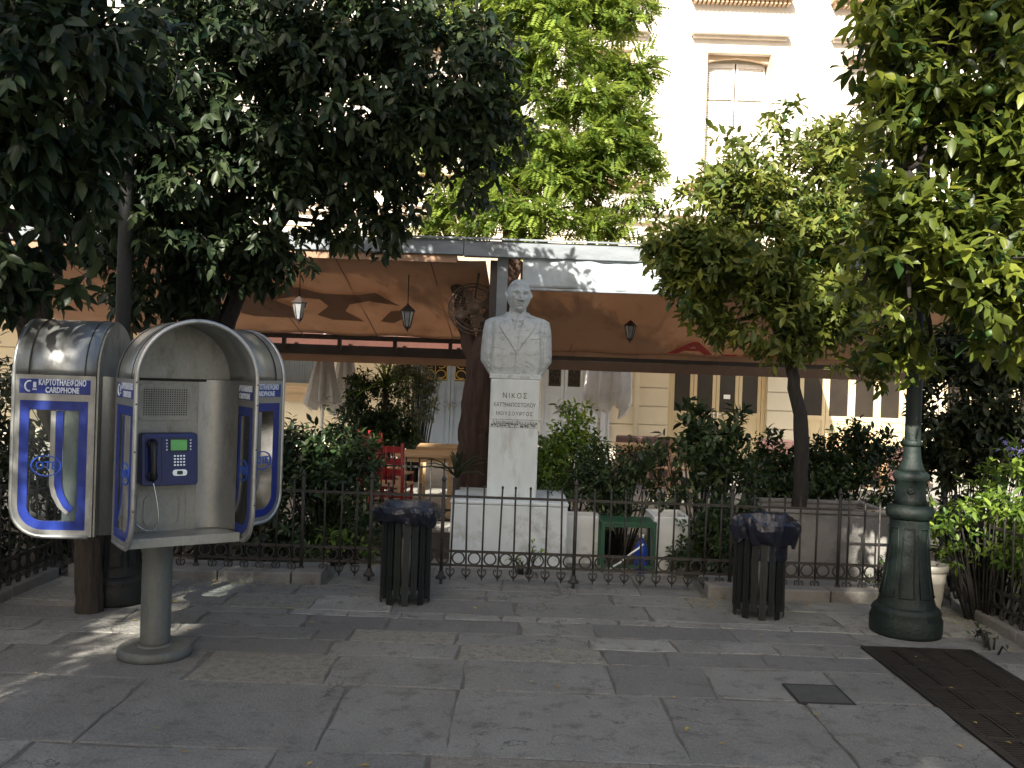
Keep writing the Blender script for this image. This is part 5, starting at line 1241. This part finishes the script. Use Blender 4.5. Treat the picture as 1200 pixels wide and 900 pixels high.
# feathery tree
bl = [B(x_, y_, Y_, r_, None, z_) for (x_, y_, Y_, r_, z_) in (
    (560, 20, 10.8, 50, .7), (625, 15, 10.5, 55, .6), (690, 5, 10.7, 48, .7), (738, 25, 10.6, 32, .9), (742, 80, 10.6, 26, 1.3), (650, 60, 10.3, 48, .6), (600, 75, 10.5, 40, .6), (700, 70, 10.6, 30, .6),
    (560, 120, 10.7, 40, .6), (625, 118, 10.4, 34, .6), (690, 122, 10.3, 46, .6), (735, 140, 10.5, 26, .8), (655, 160, 10.2, 52, .6), (715, 165, 10.3, 44, .7), (757, 195, 10.4, 22, 1.2), (600, 170, 10.5, 36, .6),
    (690, 210, 10.3, 42, .8), (735, 225, 10.4, 26, 1.1), (640, 205, 10.2, 40, .6), (570, 205, 10.4, 36, .7), (530, 235, 10.3, 30, .7), (585, 245, 10.2, 28, .6), (640, 248, 9.9, 30, .55), (560, 268, 10.0, 26, .5),
    (690, 262, 10.3, 26, .7), (505, 262, 10.4, 18, .7), (615, 275, 10.2, 22, .7), (722, 262, 10.4, 14, 1.2), (660, -40, 10.8, 80, .6), (520, 180, 10.7, 30, .7))]
def frond_leaves(root, blobs, mk, dens, seed, nparts):
    rg = np.random.default_rng(seed); p, d = gen_shoots(blobs, dens, rg); n = len(p)
    ax = nrmz(d * np.array([1, 1, .3]) + rg.normal(size=(n, 3)) * .6 + np.array([0, 0, -.3])); up = nrmz(np.array([0, 0, 1.]) + rg.normal(size=(n, 3)) * .3)
    s, a, u = frames(ax, up); K = 7; FL = .165 * (.7 + .5 * rg.random(n)); Ps = []; As = []; Ns = []; Ls = []; Ts = []
    tone = np.clip(rg.random(n) * .7 + .1, 0, 1)
    for k in range(K):
        t = (k + 1) / (K + .5)
        for sg in (-1, 1):
            Ps.append(p + a * (FL * t)[:, None] - u * (FL * .22 * t * t)[:, None]); As.append(nrmz(s * sg + a * .35 - u * .15 + rg.normal(size=(n, 3)) * .08)); Ns.append(u); Ls.append(FL * .36 * math.sin(.5 + 2.4 * t) ** .5 if False else FL * .36 * (1 - .55 * abs(t - .45))); Ts.append(np.clip(tone + rg.normal(size=n) * .06, 0, 1))
    P, A, Nn, L_, T_ = [np.concatenate(q) for q in (Ps, As, Ns, Ls, Ts)]
    TP = (T_SMALL[0] * np.array([1.25, 1, 1]), T_SMALL[1])
    # the nearest fronds are parts of their own
    sel = np.argsort(p[:, 1])[:nparts]; mask = np.zeros(n, bool); mask[sel] = True; M2 = np.tile(mask, 2 * K)
    o = bpy.data.objects.new('foliage', leaves_mesh('foliage', P[~M2], A[~M2], Nn[~M2], L_[~M2], T_[~M2], LM[mk], TP)); col.objects.link(o); o.parent = root; tag(o, kind='stuff')
    idx = np.arange(2 * K) * n
    for i in sel:
        q = idx + i; o = bpy.data.objects.new('frond', leaves_mesh('frond', P[q], A[q], Nn[q], L_[q], T_[q], LM[mk], TP)); col.objects.link(o); o.parent = root
    return p, d
ft = empty('feathery_tree'); tag(ft, 'tall feathery light green tree with thick reddish trunk behind the bust', 'tree')
tr0 = at(556, 600, 9.2)
limbs = [([(tr0.x, 9.95, -.03), (tr0.x - .02, 9.95, .7), W_(558, 500, 9.95), W_(564, 430, 9.98), W_(585, 360, 10.3), W_(602, 290, 10.5), W_(610, 200, 10.6)], .21, .11), ([W_(562, 440, 10.0), W_(548, 400, 10.1), W_(535, 330, 10.5), W_(520, 250, 10.5)], .1, .04),
         ([W_(606, 240, 10.5), W_(660, 180, 10.5), W_(720, 130, 10.6)], .07, .03), ([W_(610, 200, 10.6), W_(600, 100, 10.6), W_(660, 0, 10.7)], .09, .04), ([W_(602, 280, 10.5), W_(560, 200, 10.6), W_(560, 120, 10.8)], .07, .03)]
for i, (pts, r0, r1) in enumerate(limbs):
    m = MB(); limb(m, pts, r0, r1, 12, .03, seed=50 + i); m.build('trunk' if i == 0 else 'limb', M['bark_red'], ft)
p_, d_ = frond_leaves(ft, bl, 'feather', 330, 41, 200)
mb = MB(); rgx = random.Random(9)
for q in rgx.sample(range(len(p_)), 220):
    v = Vector(p_[q]); c = min([Vector(b[:3]) for b in bl], key=lambda c_: (c_ - v).length); mb.tube([c, (v + c) / 2 + Vector((0, 0, .05)), v], [.014, .008, .004], 4)
ends = [Vector(l[0][-1]) for l in limbs] + [Vector(l[0][1]) for l in limbs[1:]]
for b in bl:
    c = Vector(b[:3]); n = min(ends, key=lambda e: (e - c).length); mb.tube([n, (n + c) / 2 + Vector((0, 0, -.1)), c], [.04, .03, .015], 6)
tag(mb.build('twigs', M['bark_red'], ft), kind='stuff')
# middle orange tree
bl = [B(900, 228, 8.9, 84), B(965, 205, 9.1, 56), B(850, 240, 8.8, 52), B(815, 270, 8.7, 50), B(870, 300, 8.6, 78), B(830, 330, 8.6, 56), B(905, 360, 8.6, 60), B(950, 300, 8.8, 72), B(985, 350, 8.8, 52), B(795, 300, 8.7, 36),
      B(840, 380, 8.6, 26), B(955, 385, 8.7, 42), B(930, 405, 8.6, 26), B(1010, 400, 8.8, 36), B(1000, 250, 9.0, 55), B(995, 175, 9.2, 44), B(780, 285, 8.7, 30), B(800, 340, 8.7, 34), B(1000, 320, 8.9, 44), B(1030,430,8.9,22)]
tb = at(937, 575, 8.4)
tree('orange_tree', 'round crowned orange tree growing from the grey stone planter',
     [([(tb.x, 8.4, .5), (tb.x + .01, 8.4, .9), W_(940, 500, 8.42), W_(930, 455, 8.5), W_(928, 420, 8.6), W_(915, 350, 8.7)], .072, .05),
      ([W_(928, 420, 8.6), W_(960, 370, 8.8), W_(985, 300, 9.0)], .045, .025), ([W_(926, 410, 8.6), W_(880, 340, 8.7), W_(850, 260, 8.8)], .045, .025), ([W_(915, 350, 8.7), W_(910, 240, 8.9)], .045, .02)],
     M['bark_dark'], bl, 'mid', .108, k=7, dens=100, seed=61, droop=.35, nparts=300)
# right orange tree with green fruit
bl = [B(1110, 50, 5.6, 105), B(1040, 45, 5.7, 48), B(1180, 60, 5.5, 105), B(1090, 160, 5.6, 80), B(1180, 190, 5.5, 90), B(1045, 130, 5.8, 34), B(1080, 260, 5.5, 70), B(1150, 300, 5.4, 78), B(1040, 300, 5.6, 48), B(1065, 350, 5.5, 42), B(1200, 350, 5.5, 60),
      B(1135, 370, 5.6, 40), B(1010, 335, 5.7, 26), B(1250, 200, 5.6, 120), B(1150, -50, 5.7, 120), B(1060, 405, 6.2, 30), B(1060,-10,5.7,60), B(1075,330,5.9,46), B(1092,395,6.0,40), B(1045,400,6.3,34), B(1050,240,5.7,42), B(1165,395,5.9,42), B(1115,300,5.6,50), B(1000,300,5.8,24)]
tb = at(1190, 650, 7.1)
tree('orange_tree', 'near orange tree at right edge carrying small green fruit',
     [([(3.95, 6.9, -.03), (3.9, 6.8, .8), (3.75, 6.5, 1.6), (3.5, 6.1, 2.3), (3.3, 5.8, 3.2)], .11, .05), ([(3.6, 6.2, 2.0), W_(1110, 300, 5.7), W_(1060, 200, 5.7)], .06, .03), ([(3.4, 6.0, 2.6), W_(1150, 200, 5.6), W_(1110, 60, 5.7)], .05, .03)],
     M['bark_dark'], bl, 'right', .125, k=7, dens=78, seed=71, droop=.3, nparts=300, fruits=15)

# ------------------------------------------------------------------ shrubs and hedge plants
def shrub(label, blobs, mk, L, seed, k=6, dens=60, tpl=T_LEAF, droop=.2, stem=True, name='shrub', nparts=0, up=.4, group=None, spread=.9):
    root = empty(name); tag(root, label, 'shrub', group)
    p, d = foliage(root, blobs, mk, L, k=k, dens=dens, seed=seed, tpl=tpl, droop=droop, up=up, nparts=nparts, splen=.13, spread=spread)
    rg = random.Random(seed); m = MB(); bx = sum(b[0] for b in blobs) / len(blobs); by = sum(b[1] for b in blobs) / len(blobs)
    for q in rg.sample(range(len(p)), min(60, len(p))):
        v = Vector(p[q]); bse = Vector((bx + (v.x - bx) * .35, by + (v.y - by) * .35, -.02)); m.tube([bse, (v + bse) / 2 + Vector((0, 0, .05)), v], [.009, .006, .003], 4)
    tag(m.build('stems', M['bark_dark'], root), kind='stuff')
    return root
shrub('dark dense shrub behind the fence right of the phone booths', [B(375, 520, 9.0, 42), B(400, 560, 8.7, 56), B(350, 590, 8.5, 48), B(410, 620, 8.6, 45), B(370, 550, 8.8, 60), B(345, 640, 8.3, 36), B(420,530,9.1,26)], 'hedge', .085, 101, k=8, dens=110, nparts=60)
shrub('low leafy plant at the foot of the dark shrub near left bin', [B(395, 635, 8.1, 26), B(375, 655, 8.0, 16), B(430, 640, 8.2, 18)], 'bright', .07, 102, dens=60)
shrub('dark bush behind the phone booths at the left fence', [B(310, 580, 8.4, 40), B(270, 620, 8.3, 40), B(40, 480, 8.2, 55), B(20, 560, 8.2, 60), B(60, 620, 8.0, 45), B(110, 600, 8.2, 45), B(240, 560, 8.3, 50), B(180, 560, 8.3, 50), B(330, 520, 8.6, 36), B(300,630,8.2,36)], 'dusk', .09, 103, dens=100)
shrub('green bush with pale new leaves right behind the monument', [B(655, 510, 9.6, 36), B(675, 495, 9.7, 24), B(640, 540, 9.5, 28), B(690, 530, 9.7, 22), B(650, 565, 9.4, 30)], 'bright', .08, 104, dens=170, nparts=40)
shrub('low dark glossy hedge right of the monument pedestal', [B(690, 570, 8.95, 34), B(730, 565, 9.0, 30), B(760, 575, 8.95, 28), B(660, 590, 8.9, 26), B(720, 590, 8.9, 26), B(700, 540, 9.2, 24), B(750, 545, 9.3, 26), B(770, 560, 9.1, 24)], 'hedge', .065, 105, k=8, dens=170, nparts=60)
shrub('broad leaved plant with upright shoots behind the white square planter', [B(800, 545, 8.9, 38), B(835, 525, 9.0, 34), B(815, 500, 9.1, 18), B(860, 505, 9.1, 16), B(855, 555, 8.9, 34), B(780, 570, 8.8, 24), B(805, 475, 9.1, 10), B(862, 485, 9.1, 9)], 'hedge', .115, 106, k=7, dens=90, droop=.0, nparts=80)
shrub('fern like green shrub left of the right bin', [B(840, 590, 8.3, 34), B(860, 560, 8.4, 30), B(830, 630, 8.2, 34), B(875, 600, 8.3, 20), B(800, 650, 8.1, 18), B(850, 655, 8.0, 20)], 'hedge', .07, 107, k=10, dens=130, tpl=T_SMALL, nparts=0)
shrub('dark hedge behind the orange tree and stone planter', [B(905, 540, 9.6, 34), B(945, 545, 9.7, 34), B(985, 535, 9.7, 34), B(1025, 530, 9.7, 32), B(965, 560, 9.4, 30), B(1010, 565, 9.4, 30), B(885, 560, 9.5, 26), B(1000, 510, 9.8, 16), B(1045,560,9.2,24), B(900, 578, 9.2, 26), B(935, 580, 9.2, 26), B(975, 582, 9.2, 26), B(1020, 585, 9.2, 26), B(1060, 560, 9.4, 26)], 'hedge', .085, 108, k=8, dens=120, nparts=60)
shrub('bright sunlit shrub spilling over the fence behind the flower pot', [B(1150, 600, 6.9, 34), B(1185, 590, 6.8, 34), B(1110, 610, 7.0, 24), B(1180, 640, 6.8, 40), B(1130, 640, 6.95, 26), B(1160, 555, 7.1, 20), B(1200, 550, 7.0, 26), B(1215, 640, 6.6, 40), B(1105, 650, 7.0, 16)], 'bright', .075, 109, k=9, dens=64, nparts=120)
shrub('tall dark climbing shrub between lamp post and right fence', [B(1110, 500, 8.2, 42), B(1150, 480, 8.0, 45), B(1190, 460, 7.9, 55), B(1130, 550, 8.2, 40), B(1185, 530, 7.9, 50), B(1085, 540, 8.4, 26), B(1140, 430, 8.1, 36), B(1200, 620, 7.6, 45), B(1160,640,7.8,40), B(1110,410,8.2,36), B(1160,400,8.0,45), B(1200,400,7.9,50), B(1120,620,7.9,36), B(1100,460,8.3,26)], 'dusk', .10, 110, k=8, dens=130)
shrub('dark shrubs outside the right iron fence near the camera', [(4.1, 5.8, .5, .45, .7, .5), (4.2, 6.6, .5, .5, .6, .6), (4.3, 4.8, .5, .5, .6, .5), (4.2, 3.6, .4, .4, .7, .4)], 'dusk', .09, 111, dens=100)
shrub('dark shrubs outside the left iron fence behind booths', [(-4.1, 6.4, .6, .45, .8, .9), (-4.3, 7.4, .8, .5, .7, 1.0), (-4.2, 5.0, .5, .5, .8, .8), (-4.2, 3.6, .4, .4, .7, .4)], 'dusk', .09, 112, dens=110)
shrub('small ivy clump at the foot of the stone planter beside lamp post', [B(1020, 680, 7.9, 15), B(995, 688, 7.85, 10), B(1035, 665, 7.95, 12)], 'hedge', .05, 113, dens=60)
shrub('tiny weed growing through the paving joint beside the iron grate', [B(1165, 752, 6.15, 14, .05), B(1180, 770, 5.9, 8, .05), B(1150, 742, 6.3, 8, .05)], 'hedge', .05, 114, k=5, dens=20, tpl=T_SMALL)
shrub('small weed sprouting in front of the white plinth', [B(605, 652, 7.95, 10), B(625, 648, 7.95, 8)], 'bright', .05, 115, k=6, dens=60, tpl=T_SMALL)
shrub('leafy climber on the column beside the closed parasols', [B(430, 490, 13.5, 34), B(455, 470, 13.6, 28), B(425, 455, 13.6, 22), B(460, 500, 13.3, 30), B(430, 520, 13.2, 30), B(480, 515, 13.2, 16)], 'hedge', .08, 116, k=8, dens=160)
shrub('grey green olive shrub left of the blue door', [B(485, 440, 14.5, 28), B(505, 455, 14.5, 20), B(470, 430, 14.6, 24), B(495, 480, 14.3, 18)], 'olive', .07, 117, k=9, dens=110, tpl=T_SMALL)
# spiky plant
def spiky(px, py, Y, n, L, label, seed, mk, elev=(10, 80)):
    root = empty('spiky_plant'); c = at(px, py, Y); root.location = c; tag(root, label, 'plant'); rg = random.Random(seed)
    m = MB(); m.tube([(0, 0, -c.z), (0, 0, 0)], .035, 8); m.build('stem', M['bark'], root)
    for i in range(n):
        az = rg.uniform(0, 2 * PI); el = R(rg.uniform(*elev)); l = L * rg.uniform(.7, 1.1); w_ = .022; pts = []
        dr = Vector((math.cos(az), math.sin(az), 0)); sd_ = Vector((-math.sin(az), math.cos(az), 0)); vs = []; fs = []
        for j in range(5):
            t = j / 4; p = dr * (l * t * math.cos(el)) + Vector((0, 0, l * (t * math.sin(el) - .45 * t * t))); ww = w_ * (1 - t) ** .6 + .001
            vs += [p - sd_ * ww + Vector((0, 0, .008)), p, p + sd_ * ww + Vector((0, 0, .008))]
        for j in range(4): b = j * 3; fs += [(b, b + 1, b + 4, b + 3), (b + 1, b + 2, b + 5, b + 4)]
        q = MB(); q.add(vs, fs); o = q.build('leaf_blade', LM[mk], root); a_ = o.data.attributes.new('tone', 'FLOAT', 'FACE'); a_.data.foreach_set('value', [rg.random() * .8] * len(fs))
spiky(452, 455, 13.6, 34, .75, 'spiky yucca with long arching leaves beside the closed parasols', 3, 'bright')
spiky(535, 560, 8.9, 22, .5, 'slender dark long leaved plant in front of the thick trunk', 4, 'dusk', (30, 85))
# purple flowers
fl = empty('flower_cluster', at(1192, 528, 6.9)); tag(fl, 'pale purple plumbago blossoms above the bright shrub at right edge', 'flowers'); rgf = random.Random(2)
fm = MB()
for i in range(5):
    a = 2 * PI * i / 5; fm.add([(0, 0, 0), (.012 * math.cos(a - .4), .012 * math.sin(a - .4), .006), (.02 * math.cos(a), .02 * math.sin(a), .004), (.012 * math.cos(a + .4), .012 * math.sin(a + .4), .006)], [(0, 1, 2, 3)])
fme = fm.mesh('blossom', M['purple'])
for i in range(26): inst('blossom', fme, fl, (rgf.gauss(0, .06), rgf.uniform(-.06, .04), rgf.gauss(0, .035)), rot=(rgf.uniform(.5, 1.6), rgf.uniform(-.5, .5), rgf.uniform(0, 6)))
# fallen leaves
dl = []
for t in range(3):
    q = MB(); q.add([(0, 0, .001), (-.012, .02, .008), (0, .022, .002), (.013, .02, .007), (0, .05, .006)], [(0, 2, 1), (0, 3, 2), (1, 2, 4), (2, 3, 4)]); dl.append(q.mesh('fallen_leaf', M['dry_leaf']))
spots = [at(455, 893, 1), at(375, 893, 1), at(615, 869, 1)]
rl = random.Random(17)
pos = [(-.55, 3.98), (-.82, 3.96), (-1.35, 4.05), (-1.6, 4.3), (2.62, 5.9), (2.55, 5.3), (2.75, 4.9), (3.2, 6.6), (3.3, 6.75), (3.25, 6.45), (-1.3, 6.2), (-1.45, 5.5), (1.55, 7.2), (1.6, 7.1), (-2.5, 5.0), (.3, 5.1), (.9, 4.5), (2.2, 4.4), (-.2, 6.7), (-2.3, 7.28)]
pos += [(rl.uniform(-3.3, 3.3), rl.uniform(4, 7.2)) for _ in range(30)]
for (x, y) in pos:
    s_ = rl.uniform(.5, 1.1); o = inst('fallen_leaf', dl[0], None, (x, y, .007), rot=(0, 0, rl.uniform(0, 6.3)), scale=(s_, s_, s_)); tag(o, 'small dry yellowish fallen leaf lying on the paving', 'leaf', 'fallen leaves on the paving')

# ------------------------------------------------------------------ unseen blocks and trees added behind the camera to shade the square
def block(x0, x1, y0, y1, h, label):
    root = empty('apartment_block', ((x0 + x1) / 2, y1, 0)); tag(root, label, 'building'); w_ = x1 - x0
    m = MB(); m.b2(-w_ / 2, w_ / 2, y0 - y1, 0, -.03, h); m.build('wall', M['stucco'], root)
    m = MB(); m.b2(-w_ / 2 - .0, w_ / 2 + .0, y0 - y1, .25, h + .001, h + .2); m.build('cornice', M['trim'], root)
    n = int(w_ / 2.6)
    for f in range(int(h / 3.4)):
        for i in range(n): q = MB(); cx = -w_ / 2 + (i + .5) * w_ / n; q.b2(cx - .5, cx + .5, .0, .06, 1 + f * 3.4, 3 + f * 3.4); q.build('window', M['pane_dark'], root)
block(-24, -9.2, -13, -10, 16.0, 'cream apartment block behind the viewer on the left')
block(-7.55, -3.9, -12, -10, 16.0, 'narrower cream apartment block behind the viewer')  # gap between the two added blocks lets a streak of sun through
bl = [(-2.1, -4.5, 9.4, .7, 1.0, 1.3), (2.0, -4.4, 9.4, 1.2, 1.3, 1.5), (.3, -4.6, 11.3, 1.6, 1.3, .9), (.4, -4.2, 7.2, 1.6, 1.4, 1.0), (.9, -4.4, 9.6, .4, .5, .3), (-.8, -4.3, 7.0, 1.1, 1.4, 1.0), (1.2, -4.3, 6.6, 1.2, 1.4, .9)]  # added crown out of view, opening shaped to let sun onto the right
tree('plane_tree', 'tall broad tree behind the viewer shading the right side', [([(.6, -4.4, -.03), (.55, -4.4, 3), (.6, -4.3, 6.5)], .3, .16), ([(.6, -4.3, 5.5), (-.6, -4.4, 8.5)], .12, .06), ([(.6, -4.3, 5.5), (1.8, -4.4, 8.8)], .12, .06)], M['bark'], bl, 'mid', .2, k=7, dens=40, seed=81, nparts=0)

bl = [(-4.25, .6, 3.2, .6, .5, .6), (-4.6, .4, 3.3, .5, .5, .5)]  # added crown out of view, blocks and dapples sun near the booths
tree('olive_tree', 'small tree behind the viewer on the left', [([(-4.6, .3, -.03), (-4.55, .35, 1.4), (-4.45, .45, 2.9)], .1, .05)], M['bark'], bl, 'olive', .09, k=8, dens=70, seed=91, ntwig=40)
foliage(bpy.data.objects['olive_tree'], [(-4.2, .6, 4.7, .7, .6, .8)], 'olive', .09, k=8, dens=62, seed=92)

q = MB(); rl = random.Random(77)
def bit(x, y, sz):
    a = rl.uniform(0, 6.3); c_, s__ = math.cos(a) * sz, math.sin(a) * sz; h = rl.uniform(.002, .012)
    q.add([(x - c_, y - s__, .006), (x + s__ * .5, y - c_ * .5, h), (x + c_, y + s__, .007), (x - s__ * .5, y + c_ * .5, h + .004)], [(0, 1, 2, 3)])
for i in range(700):
    t = rl.random()
    if t < .35: bit(rl.uniform(-3.4, -1.4), 7.3 - abs(rl.gauss(0, .12)), rl.uniform(.004, .014))
    elif t < .6: bit(rl.uniform(1.3, 3.4), 7.3 - abs(rl.gauss(0, .12)), rl.uniform(.004, .016))
    elif t < .75: bit(3.45 - abs(rl.gauss(0, .2)), rl.uniform(4, 7.2), rl.uniform(.004, .018))
    elif t < .85: bit(-3.45 + abs(rl.gauss(0, .2)), rl.uniform(4, 7.2), rl.uniform(.004, .016))
    else: bit(rl.uniform(-3, 3), rl.uniform(3.9, 8), rl.uniform(.002, .006))
o = q.build('leaf_litter', M['dry_leaf'], pav); tag(o, kind='stuff')
